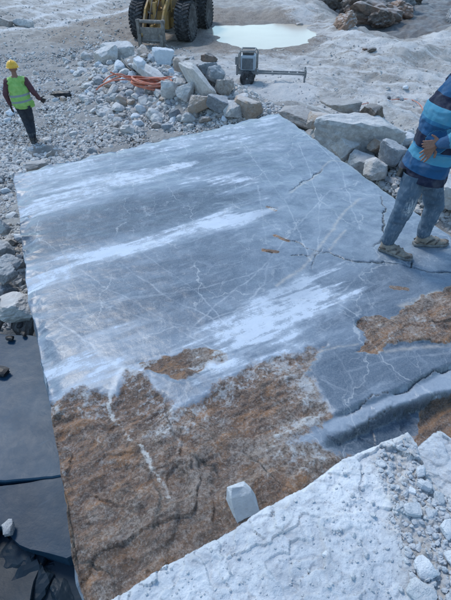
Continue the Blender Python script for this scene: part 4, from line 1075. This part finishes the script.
def fuse(name, items, voxel, mat, parent, smooth=6, wrinkle=None, band=None, powder=None, cut=None):
    me = merge('tmp', items)
    o = bpy.data.objects.new('tmp', me); COL.objects.link(o)
    r = o.modifiers.new('r', 'REMESH'); r.mode = 'VOXEL'; r.voxel_size = voxel; r.use_smooth_shade = True
    s = o.modifiers.new('s', 'SMOOTH'); s.iterations = smooth; s.factor = .5
    dg = bpy.context.evaluated_depsgraph_get(); dg.update()
    m2 = bpy.data.meshes.new_from_object(o.evaluated_get(dg)); bpy.data.objects.remove(o); m2.name = name
    V = np.empty(len(m2.vertices) * 3); m2.vertices.foreach_get('co', V); V = V.reshape(-1, 3)
    if wrinkle:
        N = np.empty(len(V) * 3); m2.vertices.foreach_get('normal', N); N = N.reshape(-1, 3)
        amp, sc = wrinkle
        h = fbm(V[:, 0] * sc, V[:, 1] * sc, V[:, 2] * sc * 1.7, o=4, s=77); h = 1 - np.abs(h) * 2
        V = V + N * (h * amp)[:, None]; m2.vertices.foreach_set('co', V.ravel())
    if cut:
        bm = bmesh.new(); bm.from_mesh(m2)
        for co_, no_ in cut:
            bmesh.ops.bisect_plane(bm, geom=bm.verts[:] + bm.edges[:] + bm.faces[:], plane_co=co_, plane_no=no_, clear_outer=True)
        bm.to_mesh(m2); bm.free(); V = np.empty(len(m2.vertices) * 3); m2.vertices.foreach_get('co', V); V = V.reshape(-1, 3)
    for k, fn in (('band', band), ('powder', powder)):
        if fn is not None:
            a = m2.attributes.new(k, 'FLOAT', 'POINT'); a.data.foreach_set('value', fn(V).astype(np.float32))
    m2.polygons.foreach_set('use_smooth', np.full(len(m2.polygons), True)); m2.update()
    return link(name, m2, mat, parent)
def hand(wrist, tip, up, thumb_side, s=1.0, spread=.012, curl=.25, palm_n=None):
    """palm and five tapered fingers with knuckle bends; tip = direction the fingers point"""
    wrist = Vector(wrist); f = Vector(tip).normalized(); n = Vector(up); n = (n - f * n.dot(f)).normalized(); sd_ = f.cross(n) * thumb_side
    it = []
    for k in range(4):
        o_ = (k - 1.5) * .02 * s
        it.append(capsule(wrist + f * .008, wrist + f * .085 * s - sd_ * o_, .018 * s, .0125 * s))
    for k, L in enumerate((.072, .082, .076, .060)):
        o_ = (1.5 - k) * .0215 * s; base = wrist + f * .088 * s + sd_ * o_; d = (f + sd_ * (1.5 - k) * spread * 9).normalized()
        p1 = base + d * L * .45 * s; d2 = (d - n * curl).normalized(); p2 = p1 + d2 * L * .32 * s; d3 = (d - n * curl * 2).normalized(); p3 = p2 + d3 * L * .25 * s
        it += [capsule(base - d * .02, p1, .0105 * s, .0095 * s), capsule(p1, p2, .0095 * s, .0088 * s), capsule(p2, p3, .0088 * s, .0072 * s)]
    tb = wrist + f * .025 * s + sd_ * .028 * s; td = (f * .62 + sd_ * .75 - n * .1).normalized(); t1 = tb + td * .045 * s; t2 = t1 + (td + f * .35).normalized() * .032 * s
    it += [capsule(wrist + f * .01, tb, .018 * s, .015 * s), capsule(tb, t1, .0145 * s, .0115 * s), capsule(t1, t2, .0115 * s, .009 * s)]
    return it
def head(c, fwd, up=(0, 0, 1), r=.088):
    c = Vector(c); f = Vector(fwd).normalized(); u = Vector(up); u = (u - f * u.dot(f)).normalized(); s = f.cross(u)
    it = [capsule(c + u * .03 - f * .012, c + u * .045 - f * .02, r, r, 18), capsule(c + u * .01 + f * .015, c - u * .07 + f * .035, r * .82, r * .45, 16), capsule(c - u * .075 + f * .06, c - u * .085 + f * .07, .022, .02)]
    it += [capsule(c + f * .085 + u * .015, c + f * .108 - u * .018, .009, .014), capsule(c - s * .02 + f * .082 - u * .048, c + s * .02 + f * .082 - u * .048, .008, .008), capsule(c - s * .03 + f * .082 - u * .056, c + s * .03 + f * .082 - u * .056, .005, .005)]
    it += [capsule(c - s * .035 + f * .075 + u * .035, c + s * .035 + f * .075 + u * .035, .014, .014)]
    for k in (-1, 1):
        it += [capsule(c + s * k * .083 + u * .02, c + s * k * .083 - u * .018 + f * .004, .016, .010, 10, (.5, 1), s), capsule(c + s * k * .033 + f * .076 + u * .016, c + s * k * .033 + f * .077 + u * .016, .013, .013)]
    return it
def shoe(heel, toe, root, kind='shoe', L=.31):
    """low lace-up shoe: sole, upper with ankle opening, dark side panels, laces"""
    heel, toe = Vector(heel), Vector(toe); f = (toe - heel).normalized(); s = f.cross(Vector((0, 0, 1))).normalized(); u = s.cross(f).normalized()
    if u.z < 0: u = -u
    def pt(a, b, c): return heel + f * a * L + s * b + u * c
    up = [capsule(pt(.14, 0, .045), pt(.14, 0, .085), .041, .040), capsule(pt(.12, 0, .04), pt(.55, .004, .04), .040, .046, 14, (1, .8), s), capsule(pt(.5, .004, .038), pt(.86, .004, .030), .047, .034, 14, (1, .75), s),
          capsule(pt(.25, 0, .075), pt(.62, 0, .05), .034, .034)]
    a = fuse('shoe', up, .006, M['shoe'] if kind == 'shoe' else M['boot'], root, 4, (.002, 18))
    so_ = []
    ol = [(-.02, .030), (.05, .040), (.3, .038), (.5, .046), (.72, .051), (.9, .042), (1.02, .018)]
    V = []; F = []
    out = [(a_, b_) for a_, b_ in ol] + [(a_, -b_) for a_, b_ in ol[::-1]]
    for h in (0, .012, .024):
        for a_, b_ in out: V.append(pt(a_, b_ * (1 if h else .94), h + (.012 if a_ > .95 and h == 0 else 0)))
    n = len(out)
    for i in range(2):
        for k in range(n): F.append((i * n + k, i * n + (k + 1) % n, (i + 1) * n + (k + 1) % n, (i + 1) * n + k))
    F.append(tuple(range(n))[::-1]); F.append(tuple(range(2 * n, 3 * n)))
    sole = merge('sole', [(V, F)]); bevel(sole, .004, 2); link('sole', sole, M['sole'] if kind == 'shoe' else M['black'], a)
    if kind == 'shoe':
        for k in (-1, 1):
            link('side_panel', merge('panel', [tube([pt(.30, k * .042, .035), pt(.42, k * .040, .062), pt(.52, k * .034, .078)], .009, 8), tube([pt(.55, k * .047, .032), pt(.60, k * .042, .055), pt(.64, k * .030, .070)], .008, 8), tube([pt(.02, k * .033, .04), pt(.12, k * .043, .052), pt(.22, k * .043, .045)], .008, 8)]), M['shoe_dark'], a)
        link('toe_cap', merge('toe', [tube([pt(.82, -.040, .026), pt(.93, -.026, .040), pt(.975, 0, .042), pt(.93, .026, .040), pt(.82, .040, .026)], .010, 8)]), M['shoe_dark'], a)
        link('laces', merge('laces', [tube([pt(.36 + .07 * j, -.022, .094 - .010 * j), pt(.39 + .07 * j, 0, .103 - .011 * j), pt(.37 + .07 * j, .022, .094 - .010 * j)], .0035, 6) for j in range(4)]), M['sole'], a)
    return a

def striped_man():
    base = P(408, 254, 0.0)
    root = empty('person', (0, 0, 0)); 
    def S(o): return o
    Yr, Yl = P(395, 258)[1], P(430, 246)[1]            # right foot nearer, left foot ahead
    heelR, toeR = P(379, 250.5), P(411, 262)
    heelL, toeL = P(413, 246), P(447, 245.5)
    heelR, toeR, heelL, toeL = (Vector((p[0], p[1], .0)) for p in (heelR, toeR, heelL, toeL))
    for v in (heelR, toeR): v.z = .003 + max(slab_z(v.x, v.y), -.01)
    for v in (heelL, toeL): v.z = .003 + max(slab_z(v.x, v.y), -.01)
    dR = (toeR - heelR).normalized(); dL = (toeL - heelL).normalized()
    aR = heelR + dR * .055 + Vector((0, 0, .10)); aL = heelL + dL * .055 + Vector((0, 0, .10))
    Yp = (Yr + Yl) / 2 + .02
    hipR = J(417, 170, Yp - .085); hipL = J(432, 169, Yp + .085)
    kR = J(404.5, 207, Yr + .0); kL = J(434.5, 206, Yl + .03)
    pel = (hipR + hipL) / 2
    chest = J(449, 113, Yp + .0); shc = J(466, 88, Yp + .0)
    ax = (chest - pel).normalized()
    shR = shc + Vector((.03, -.17, -.0)); shL = shc + Vector((-.0, .17, 0))
    elR = J(461, 138, Yp - .27); wrR = J(441, 143, Yp - .24)
    elL = J(452, 128, Yp + .30); wrL = J(437, 142, Yp - .16)
    hd = shc + Vector((.20, 0, .22))
    fwd = Vector((1, -.05, -.25)).normalized()
    # right hand lies across the small of the back, fingers to the left
    fd = (J(414, 147, Yp - .235) - wrR).normalized(); upn = Vector((0, -1, .25))
    body = []
    body += head(hd, fwd, (.25, 0, 1))
    body += [capsule(shc + Vector((.04, 0, .03)), hd - Vector((.03, 0, .05)), .06, .055)]
    body += [capsule(pel + ax * .08, chest, .09, .12, 16, (1, 1.15), ax.cross(Vector((0, 1, 0)))), capsule(chest, shc, .13, .09, 16, (1, 1.2), ax.cross(Vector((0, 1, 0))))]
    for h_, k_, a_ in ((hipR, kR, aR), (hipL, kL, aL)):
        body += [capsule(pel, h_ - Vector((0, 0, .08)), .05, .05), capsule(h_ - Vector((0, 0, .10)), k_, .055, .050), capsule(k_, a_, .05, .036)]
    for s_, e_, w_ in ((shR, elR, wrR), (shL, elL, wrL)):
        body += [capsule(s_, e_, .05, .04), capsule(e_, w_, .04, .026)]
    body += hand(wrR, fd, upn, 1, .80, .006, .25)
    body += hand(wrL, Vector((-.5, -.3, -.5)), (0, -1, 0), -1, 1.0)
    b = fuse('body', body, .0052, M['skin'], root, 2)
    # jeans
    j = []
    s1 = ax.cross(Vector((0, 1, 0)))
    j += [capsule(pel - ax * .06, pel + ax * .02, .125, .13, 18, (.95, 1.12), s1)]
    for h_, k_, a_, o_ in ((hipR, kR, aR, -.01), (hipL, kL, aL, .01)):
        a2 = a_ + (k_ - a_).normalized() * .035
        j += [capsule(h_ - Vector((0, 0, .05)), k_, .102, .080, 16), capsule(k_, a2 + (k_ - a2) * .3, .083, .066), capsule(a2 + (k_ - a2) * .3, a2, .066, .060), capsule(a2 + Vector((0, 0, .01)), a2 + Vector((.005, 0, .028)), .064, .063)]
    kr = np.array(kR)
    def pw_(V):
        d = np.linalg.norm((V - (kr + np.array((.03, -.07, .02)))) * np.array((1, .5, .8)), axis=1)
        return np.clip(1.0 - d / .085, 0, 1) * 1.3 + .12 * sst(.5, .1, V[:, 2])
    fuse('jeans', j, .011, M['denim'], root, 5, (.0065, 8), powder=pw_, cut=[(tuple(pel - ax * .01), tuple(ax))])
    # sweater: torso, sleeves, hem
    hem = pel - ax * .055
    t_ = [capsule(hem + ax * .10, chest, .165, .178, 20, (1.0, 1.18), s1), capsule(chest, shc, .178, .135, 20, (1, 1.2), s1), capsule(hem + ax * .02, hem + ax * .16, .18, .17, 20, (1.03, 1.3), s1)]
    t_ += [capsule(shR, elR, .078, .062), capsule(elR, wrR, .060, .042), capsule(shL, elL, .08, .068), capsule(elL, wrL + (elL - wrL) * .15, .066, .046), capsule(shR, shL, .08, .08), capsule(shc + Vector((.03, 0, .03)), shc + Vector((.07, 0, .07)), .068, .062)]
    hem_n, ax_n = np.array(hem), np.array(ax)
    def segp(V, A, B):
        A, B = np.array(A), np.array(B); t = np.clip(((V - A) @ (B - A)) / ((B - A) @ (B - A)), 0, 1)
        return np.linalg.norm(V - A - t[:, None] * (B - A), axis=1), t
    def band_(V):
        t = (V - hem_n) @ ax_n / .72 + .0
        best = segp(V, hem, chest)[0] / 1.0 - .095
        bd = t.copy()
        for s__, e__, w__ in ((shR, elR, wrR), (shL, elL, wrL)):
            d1, t1 = segp(V, s__, e__); d2, t2 = segp(V, e__, w__)
            low_ = d2 < d1; d = np.minimum(d1, d2)
            bb = np.where(low_, np.select([t2 > .62, t2 > .22], [.15, .28], .02), np.select([t1 > .85, t1 > .5, t1 > .15], [.02, .15, .28], .02))
            use = (d < .088) & (d - .02 < best)
            bd = np.where(use, bb, bd)
        return np.clip(bd, 0, .99)
    fuse('sweater', t_, .0085, M['sweater'], root, 4, (.010, 5.5), band=band_, cut=[(tuple(hem + ax * -.0), tuple(-ax))])
    # belt pouch at the hip
    q = J(401.5, 172, Yp - .05)
    pm_ = merge('pouch', [box(-.025, .025, -.02, .02, -.04, .035)], False); bevel(pm_, .008, 2)
    po = link('phone_pouch', pm_, M['black'], root, q); po.rotation_euler = (0, R(20), .4)
    hp = fuse('hair', [capsule(hd + Vector((-.03, 0, .05)), hd + Vector((.0, 0, .07)), .092, .09), capsule(hd + Vector((-.05, 0, .02)), hd + Vector((-.055, 0, -.03)), .075, .06)], .01, M['hair'], root, 3)
    shoe(heelR, toeR, root, L=(toeR - heelR).length); shoe(heelL, toeL, root, L=(toeL - heelL).length)
    # put the thing's origin at the feet
    o0 = Vector((base[0], base[1], 0))
    root.location = o0
    for c in root.children: c.location = Vector(c.location) - o0
    tag(root, 'man in a blue striped sweater and dusty jeans, hands behind back, walking on the slab', 'person')
striped_man()

def worker():
    f = gz(np.array(33.0), np.array(143.0)); loc = Vector((float(f[0]), float(f[1]), float(f[2])))
    root = empty('person', loc, R(14))
    # local frame: +y away from camera (his forward), x to the right
    hipL, hipR = Vector((-.09, 0, .93)), Vector((.09, 0, .93))
    kR, aR = Vector((.075, .10, .50)), Vector((.06, -.02, .12)); kL, aL = Vector((-.03, .06, .50)), Vector((.015, -.10, .14))
    ch = Vector((0, .03, 1.28)); sh = Vector((0, .03, 1.45)); hd = Vector((.0, .06, 1.66))
    sL, sR = Vector((-.2, .02, 1.43)), Vector((.2, .02, 1.43)); eL, wL = Vector((-.30, -.01, 1.16)), Vector((-.29, .10, .93)); eR, wR = Vector((.32, -.03, 1.18)), Vector((.39, .12, .99))
    it = head(hd, (0, 1, -.12)) + [capsule((0, .03, 1.45), (0, .04, 1.6), .06, .055), capsule((0, 0, .95), ch, .13, .14, 16, (1.15, .8), (1, 0, 0)), capsule(ch, sh, .15, .10, 16, (1.3, .8), (1, 0, 0))]
    for h_, k_, a_ in ((hipL, kL, aL), (hipR, kR, aR)): it += [capsule(h_, k_, .08, .055), capsule(k_, a_, .055, .04)]
    for s_, e_, w_ in ((sL, eL, wL), (sR, eR, wR)): it += [capsule(s_, e_, .05, .04), capsule(e_, w_, .04, .028)]
    it += hand(wL, (0.05, .2, -1), (-1, 0, 0), 1, 1.1, .01, .3) + hand(wR, (.5, .5, -.5), (0, -1, .2), -1, 1.1, .01, .3)
    fuse('body', it, .008, M['skin'], root, 1)
    for w_, d_, k_ in ((wL, Vector((.05, .2, -1)), 1), (wR, Vector((.5, .5, -.5)), -1)):
        g = hand(w_, d_, (-1, 0, 0) if k_ > 0 else (0, -1, .2), k_, 1.3, .012, .3); fuse('glove', g + [capsule(w_, w_ - d_.normalized() * .05, .038, .042)], .007, M['black'], root, 1)
    fuse('trousers', [capsule((0, 0, .93), (0, 0, 1.0), .15, .15, 16, (1.15, .85), (1, 0, 0))] + [c for h_, k_, a_ in ((hipL, kL, aL), (hipR, kR, aR)) for c in (capsule(h_, k_, .105, .08), capsule(k_, a_ + Vector((0, 0, .06)), .08, .062))], .014, M['trouser'], root, 4, (.008, 9))
    fuse('sleeve', [capsule(sL, eL, .072, .062), capsule(eL, wL, .060, .045)], .012, M['maroon'], root, 3, (.006, 10))
    fuse('sleeve', [capsule(sR, eR, .072, .062), capsule(eR, wR, .060, .045)], .012, M['maroon'], root, 3, (.006, 10))
    fuse('vest', [capsule((0, .0, .98), (0, .02, 1.25), .195, .19, 20, (1.18, .82), (1, 0, 0)), capsule((0, .02, 1.25), (0, .03, 1.40), .19, .14, 20, (1.2, .85), (1, 0, 0)), capsule((-.15, .02, 1.43), (.15, .02, 1.43), .085, .085), capsule((.04, 0, .98), (.10, .06, .9), .17, .16, 16, (1.1, .7), (1, 0, 0))],
         .014, M['vest'], root, 4, (.012, 6), band=lambda V: V[:, 2] - .10 * V[:, 0], cut=[((0, 0, .84), (.0, 0, -1))])
    for a_ in (aL, aR):
        h_ = a_ - Vector((0, .055, a_.z - .01)); s_ = shoe(h_, h_ + Vector((0, 1, 0)), root, 'boot', .30)
        link('boot_shaft', merge('shaft', [tube([a_ - Vector((0, 0, .04)), a_ + Vector((0, .01, .14))], [.052, .06], 14)]), M['boot'], s_)
    # helmet: shell with ridge and brim
    hat = [lathe([(0, .128), (.02, .126), (.06, .118), (.10, .098), (.13, .062), (.145, .02)], 28, 'Z')]
    hm = merge('shell', hat); ho = link('hard_hat', hm, M['hat'], root, hd + Vector((0, -.01, .045))); ho.rotation_euler = (R(-4), 0, 0)
    link('brim', merge('brim', [lathe([(-.008, .14), (-.004, .146), (.004, .143), (.008, .128)], 28, 'Z'), box(-.07, .07, .11, .175, -.004, .006)]), M['hat'], ho)
    link('ridge', merge('ridge', [tube([(0, -.115, .06), (0, -.07, .13), (0, 0, .152), (0, .07, .13), (0, .115, .06)], .012, 8)]), M['hat'], ho)
    tag(root, 'worker in a yellow hard hat and lime safety vest walking away over the gravel', 'person')
worker()

# ------------------------------------------------------------------ wheel loader
def loader():
    fR = gz(np.array(179.0), np.array(43.0)); fL = gz(np.array(142.0), np.array(38.0))
    c = (fR + fL) / 2; yaw = math.atan2(fR[1] - fL[1], fR[0] - fL[0]) + R(19)
    root = empty('wheel_loader', (float(c[0]) + .25, float(c[1]), float(min(fR[2], fL[2]))), yaw)
    # local: x to viewer's right, -y = machine's front
    RW, TW = .82, .62
    prof = [(-.31, .44), (-.33, .52), (-.325, .66), (-.27, .75), (-.2, .775), (0, .785), (.2, .775), (.27, .75), (.325, .66), (.33, .52), (.31, .44)]
    tyre_it = [lathe(prof, 48)]
    for k in range(30):                          # chevron lugs standing proud of the casing
        a = 2 * math.pi * k / 30
        for sgn in (-1, 1):
            Mx = Matrix.Rotation(a + (math.pi / 30 if sgn > 0 else 0), 4, 'X') @ Matrix.Translation((sgn * .165, 0, .775)) @ Matrix.Rotation(sgn * R(24), 4, 'Z')
            tyre_it.append(box(-.165, .165, -.042, .042, -.03, .045, Mx))
            Mx = Matrix.Rotation(a + (math.pi / 30 if sgn > 0 else 0), 4, 'X') @ Matrix.Translation((sgn * .315, 0, .70)) @ Matrix.Rotation(sgn * R(35), 4, 'Y')
            tyre_it.append(box(-.02, .02, -.035, .035, -.07, .06, Mx))
    tyre_me = merge('tyre', tyre_it, False)
    rim_me = merge('rim', [lathe([(-.24, .45), (-.30, .45), (-.30, .40), (-.2, .38), (-.12, .26), (-.14, .16), (-.22, .15), (-.23, .0001)], 32), lathe([(.23, .0001), (.22, .15), (.14, .16), (.12, .26), (.2, .38), (.30, .40), (.30, .45), (.24, .45)], 32)])
    nut_me = merge('hub', [tube([(s * .12, .21 * math.cos(a), .21 * math.sin(a)), (s * .16, .21 * math.cos(a), .21 * math.sin(a))], .018, 6) for s in (-1, 1) for a in [2 * math.pi * k / 12 for k in range(12)]] + [tube([(-.3, 0, 0), (.3, 0, 0)], .10, 16)], False)
    for x_, y_, ra in ((-1.08, 0, .2), (1.08, 0, .9), (-1.05, 3.1, .5), (1.05, 3.1, 1.3)):
        t_ = link('wheel', tyre_me, M['tyre'], root, (x_, y_, RW)); t_.rotation_euler = (ra, 0, 0)
        link('rim', rim_me, M['yellow'], t_); link('hub', nut_me, M['steel'], t_)
    def part(name, items, mat, bv=.02, parent=root, smooth=False):
        me = merge(name, items, smooth)
        if bv: bevel(me, bv, 2)
        return link(name, me, M[mat], parent)
    part('front_frame', [box(-.42, .42, -.55, .75, .55, 1.25), box(-.62, -.42, -.3, .35, .6, .98), box(.42, .62, -.3, .35, .6, .98), box(-.35, -.22, -.75, .3, 1.25, 1.85), box(.22, .35, -.75, .3, 1.25, 1.85)], 'yellow')
    part('axle', [tube([(-.95, 0, RW), (.95, 0, RW)], .16, 14), tube([(-.95, 3.1, RW), (.95, 3.1, RW)], .15, 14)], 'darkmetal', 0)
    part('rear_frame', [box(-.5, .5, 1.0, 4.4, .65, 1.15), box(-.28, .28, .75, 1.0, .7, 1.1), box(-.95, .95, 4.3, 4.75, .7, 1.6)], 'yellow')
    part('engine_hood', [box(-.72, .72, 2.3, 4.3, 1.15, 2.25)], 'yellow', .06)
    part('mudguard', [box(-1.3, -.75, 2.2, 3.9, 1.72, 1.79), box(-1.3, -.75, 3.86, 3.93, 1.2, 1.72)], 'darkmetal')
    part('mudguard', [box(.75, 1.3, 2.2, 3.9, 1.72, 1.79), box(.75, 1.3, 3.86, 3.93, 1.2, 1.72)], 'darkmetal')
    part('mudguard', [box(-1.38, -.78, -.25, .7, 1.70, 1.76), box(-1.38, -.78, .68, .74, 1.25, 1.7)], 'darkmetal')
    part('mudguard', [box(.78, 1.38, -.25, .7, 1.70, 1.76), box(.78, 1.38, .68, .74, 1.25, 1.7)], 'darkmetal')
    cab = part('cab', [box(-.68, .68, 1.05, 2.35, 1.2, 1.75), box(-.75, .75, .95, 2.45, 3.2, 3.32)] + [box(x_ - .045, x_ + .045, y_ - .045, y_ + .045, 1.75, 3.2) for x_ in (-.63, .63) for y_ in (1.1, 2.3)], 'yellow')
    for nm, b_ in (('windscreen', box(-.58, .58, 1.09, 1.11, 1.76, 3.19)), ('side_window', box(-.64, -.62, 1.15, 2.25, 1.76, 3.19)), ('side_window', box(.62, .64, 1.15, 2.25, 1.76, 3.19)), ('rear_window', box(-.58, .58, 2.29, 2.31, 1.76, 3.19))):
        link(nm, merge(nm, [b_], False), M['glass'], cab)
    for s in (-1, 1):
        # lift arm: from the tower down to the coupler in front
        pth = [(s * .42, .15, 1.72), (s * .44, -.5, 1.62), (s * .44, -1.0, 1.30), (s * .42, -1.5, .72), (s * .42, -1.72, .45)]
        it = []
        for (a, b) in zip(pth[:-1], pth[1:]):
            a, b = Vector(a), Vector(b); d = (b - a); L = d.length; Mx = Matrix.Translation(a) @ d.to_track_quat('Z', 'X').to_matrix().to_4x4()
            it.append(box(-.14, .14, -.045, .045, -.06, L + .06, Mx))
        part('lift_arm', it, 'yellow', .012)
        part('lift_cylinder', [tube([(s * .30, .35, .85), (s * .32, -.35, 1.10)], .075, 14), tube([(s * .32, -.35, 1.10), (s * .38, -.95, 1.25)], .04, 12)], 'steel', 0, smooth=True)
    part('tilt_linkage', [tube([(0, -.1, 1.75), (0, -.75, 1.62)], .09, 14), tube([(0, -.75, 1.62), (0, -1.05, 1.5)], .05, 12), box(-.07, .07, -1.15, -1.0, .75, 1.65), box(-.06, .06, -1.7, -1.05, .72, .86)], 'yellow', .01)
    cp_ = part('coupler_frame', [box(-.5, .5, -1.80, -1.72, .34, .80), box(-.62, -.50, -1.86, -1.66, .05, 1.10), box(.50, .62, -1.86, -1.66, .05, 1.10), tube([(-.66, -1.76, 1.02), (.66, -1.76, 1.02)], .075, 12), tube([(-.66, -1.76, .30), (.66, -1.76, .30)], .07, 12)], 'coupler', .012)
    for s in (-1, 1):
        V = []
        link('fork', bevel(merge('fork', [box(s * .50 - .07, s * .50 + .07, -1.93, -1.86, .0, .55), box(s * .50 - .07, s * .50 + .07, -2.50, -1.86, .0, .06)], False), .01, 2), M['coupler'], cp_)
    for s in (-1, 1):
        link('headlight', merge('lamp', [tube([(s * .52, -.35, 1.95), (s * .52, -.45, 1.95)], .09, 16)]), M['glass'], root)
        part('lamp_post', [box(s * .52 - .03, s * .52 + .03, -.32, -.26, 1.2, 2.0)], 'yellow', 0)
    part('hydraulic_hose', [tube([(s * .1, .2, 1.6), (s * .14, -.3, 1.85), (s * .16, -.8, 1.75), (s * .14, -1.4, 1.15), (s * .1, -1.7, .9)], .022, 8) for s in (-1, 1)], 'black', 0, smooth=True)
    part('ladder', [box(1.0, 1.05, 1.2, 1.25, .5, 1.75), box(1.0, 1.05, 1.75, 1.8, .5, 1.75)] + [box(1.0, 1.05, 1.25, 1.75, z_, z_ + .04) for z_ in (.55, .85, 1.15, 1.45)], 'darkmetal', 0)
    tag(root, 'muddy yellow wheel loader with a fork frame, parked beyond the rock heap', 'loader')
loader()

# ------------------------------------------------------------------ wheeled motor cart with rails
def cart():
    f = P(247, 84, GZ + .02); e = P(303, 86, GZ + .02)
    dirn = math.atan2(e[1] - f[1], e[0] - f[0]); L = float(np.hypot(e[0] - f[0], e[1] - f[1]))
    root = empty('motor_cart', (float(f[0]), float(f[1]), float(f[2])), dirn)
    def part(name, items, mat, bv=.01, parent=root, smooth=False, loc=None):
        me = merge(name, items, smooth)
        if bv: bevel(me, bv, 2)
        return link(name, me, M[mat], parent, loc)
    wm = merge('wheel', [lathe([(-.05, .10), (-.06, .14), (-.055, .19), (-.03, .215), (.03, .215), (.055, .19), (.06, .14), (.05, .10)], 28)])
    rm = merge('rim', [lathe([(-.045, .115), (-.05, .10), (-.02, .09), (-.03, .03), (-.07, .028), (-.07, .001)], 20), lathe([(.07, .001), (.07, .028), (.03, .03), (.02, .09), (.05, .10), (.045, .115)], 20)])
    for y_ in (-.26, .30):
        w_ = link('wheel', wm, M['tyre'], root, (.02, y_, .235)); w_.scale = (1, 1.12, 1.12); w_.rotation_euler = (0, 0, R(90)); link('rim', rm, M['steel'], w_)
    part('axle', [tube([(.02, -.25, .215), (.02, .30, .215)], .022, 10)], 'darkmetal', 0)
    part('chassis', [box(-.30, .36, -.19, .24, .34, .44), box(-.05, .09, -.15, .2, .2, .34), box(-.36, -.30, -.16, .2, .30, .58)], 'steel')
    mt = part('motor_housing', [box(-.22, .26, -.20, .24, .45, .90)], 'bluesteel', .045)
    link('cooling_panel', merge('fins', [box(-.15 + .045 * k, -.13 + .045 * k, -.222, -.20, .50, .82) for k in range(8)], False), M['darkmetal'], mt)
    link('top_cover', bevel(merge('cover', [box(-.16, .20, -.14, .18, .90, .98)], False), .02, 2), M['darkmetal'], mt)
    part('guard_frame', [tube([(-.27, s, .44), (-.27, s, .95), (-.20, s, 1.03), (.24, s, 1.03), (.31, s, .95), (.31, s, .44)], .022, 8) for s in (-.23, .27)] + [tube([(-.20, -.23, 1.03), (-.20, .27, 1.03)], .022, 8), tube([(.24, -.23, 1.03), (.24, .27, 1.03)], .022, 8)], 'steel', 0, smooth=True)
    part('control_box', [box(-.40, -.28, -.12, .12, .60, .84)], 'steel')
    for s in (-.14, .10):
        part('rail', [box(.3, L + .02, s - .028, s + .028, .36, .42)], 'steel', .006)
    part('cross_bar', [box(x_, x_ + .05, -.112, .072, .37, .41) for x_ in (.8, 1.35, L - .25)], 'steel', 0)
    part('end_plate', [box(L + .02, L + .07, -.2, .16, .30, .50)], 'steel')
    part('support_leg', [box(L + .0, L + .05, -.20, -.15, .0, .55), box(L - .05, L + .10, -.24, -.11, -.01, .015)], 'steel', 0)
    part('support_leg', [box(L + .0, L + .05, .12, .17, .0, .55), box(L - .05, L + .10, .08, .21, -.01, .015)], 'steel', 0)
    tag(root, 'blue-grey wheeled cutting motor with two long rails on the dusty floor', 'machine')
cart()

# ------------------------------------------------------------------ hoses and cables
def ground_top(px, py, lift):
    g = gz(np.array(float(px)), np.array(float(py))); return Vector((float(g[0]), float(g[1]), float(g[2]) + lift))
def smooth_path(pts, n=10):
    out = []
    P_ = [pts[0]] + list(pts) + [pts[-1]]
    for i in range(1, len(P_) - 2):
        a, b, c, d = (Vector(P_[i + k]) for k in (-1, 0, 1, 2))
        for k in range(n):
            t = k / n; out.append(.5 * ((2 * b) + (c - a) * t + (2 * a - 5 * b + 4 * c - d) * t * t + (3 * b - a - 3 * c + d) * t ** 3))
    out.append(Vector(pts[-1])); return out
rh = random.Random(4)
items = []
cx, cy = 151, 83
ctr = ground_top(cx, 92, 0)
zc = ctr.z + .42
ccx = J(150, 83, ctr.y)
for k in range(9):
    a0 = rh.uniform(0, 6.28); ra, rb = .50 + rh.uniform(-.09, .08), .30 + rh.uniform(-.05, .05); ox, oy = rh.uniform(-.07, .07), rh.uniform(-.05, .05)
    pts = []
    for i in range(33):
        t = a0 + 2 * math.pi * i / 32
        pts.append((ccx.x + ox + ra * math.cos(t), ccx.y + oy + rb * math.sin(t), ccx.z - .06 + .018 * k + .03 * math.sin(2 * t + k) - .05 * math.cos(t)))
    items.append(tube(pts, .026, 7, False))
def Jc(a, b, dy=0): return J(a, b, ccx.y + dy)
for pth in ([(96, 90), (104, 84), (116, 78), (128, 76), (140, 79), (152, 82)], [(103, 82), (110, 76), (120, 74), (132, 78), (150, 80)], [(110, 72), (120, 76), (135, 79), (160, 78), (170, 77), (178, 79), (186, 82)], [(98, 87), (112, 81), (130, 80), (145, 86)]):
    items.append(tube(smooth_path([Jc(a, b, .05 * i) for i, (a, b) in enumerate(pth)]), .018, 7))
tag(link('orange_hose', merge('hose', items), M['hose']), 'coiled orange hose lying on the rock heap below the loader', 'hose')
pts = smooth_path([ground_top(a, b, .03) for a, b in [(352, 108), (368, 104), (384, 102), (400, 100), (412, 101), (420, 106), (424, 114)]])
tag(link('thin_cable', merge('cable', [tube(pts, .012, 6)]), M['hose']), 'thin reddish cable curving over the white ground behind the long boulder', 'cable')
pts = smooth_path([ground_top(a, b, .10) for a, b in [(122, 62), (126, 68), (132, 74), (140, 73)]])
tag(link('black_hose', merge('blackhose', [tube(pts, .035, 8)]), M['black']), 'short black hose piece among the rocks above the orange hose', 'hose')
# dark bag-like sheet right of the worker
def bag():
    c = ground_top(63, 97, .10); bm = bmesh.new()
    V, F = rock_v(901, 4, 26, .5, .16, (.40, .2, .09))
    tag(link('black_bag', mesh_from('bag', V, F), M['black'], loc=c), 'flat black bag lying on the gravel right of the worker', 'bag')
bag()
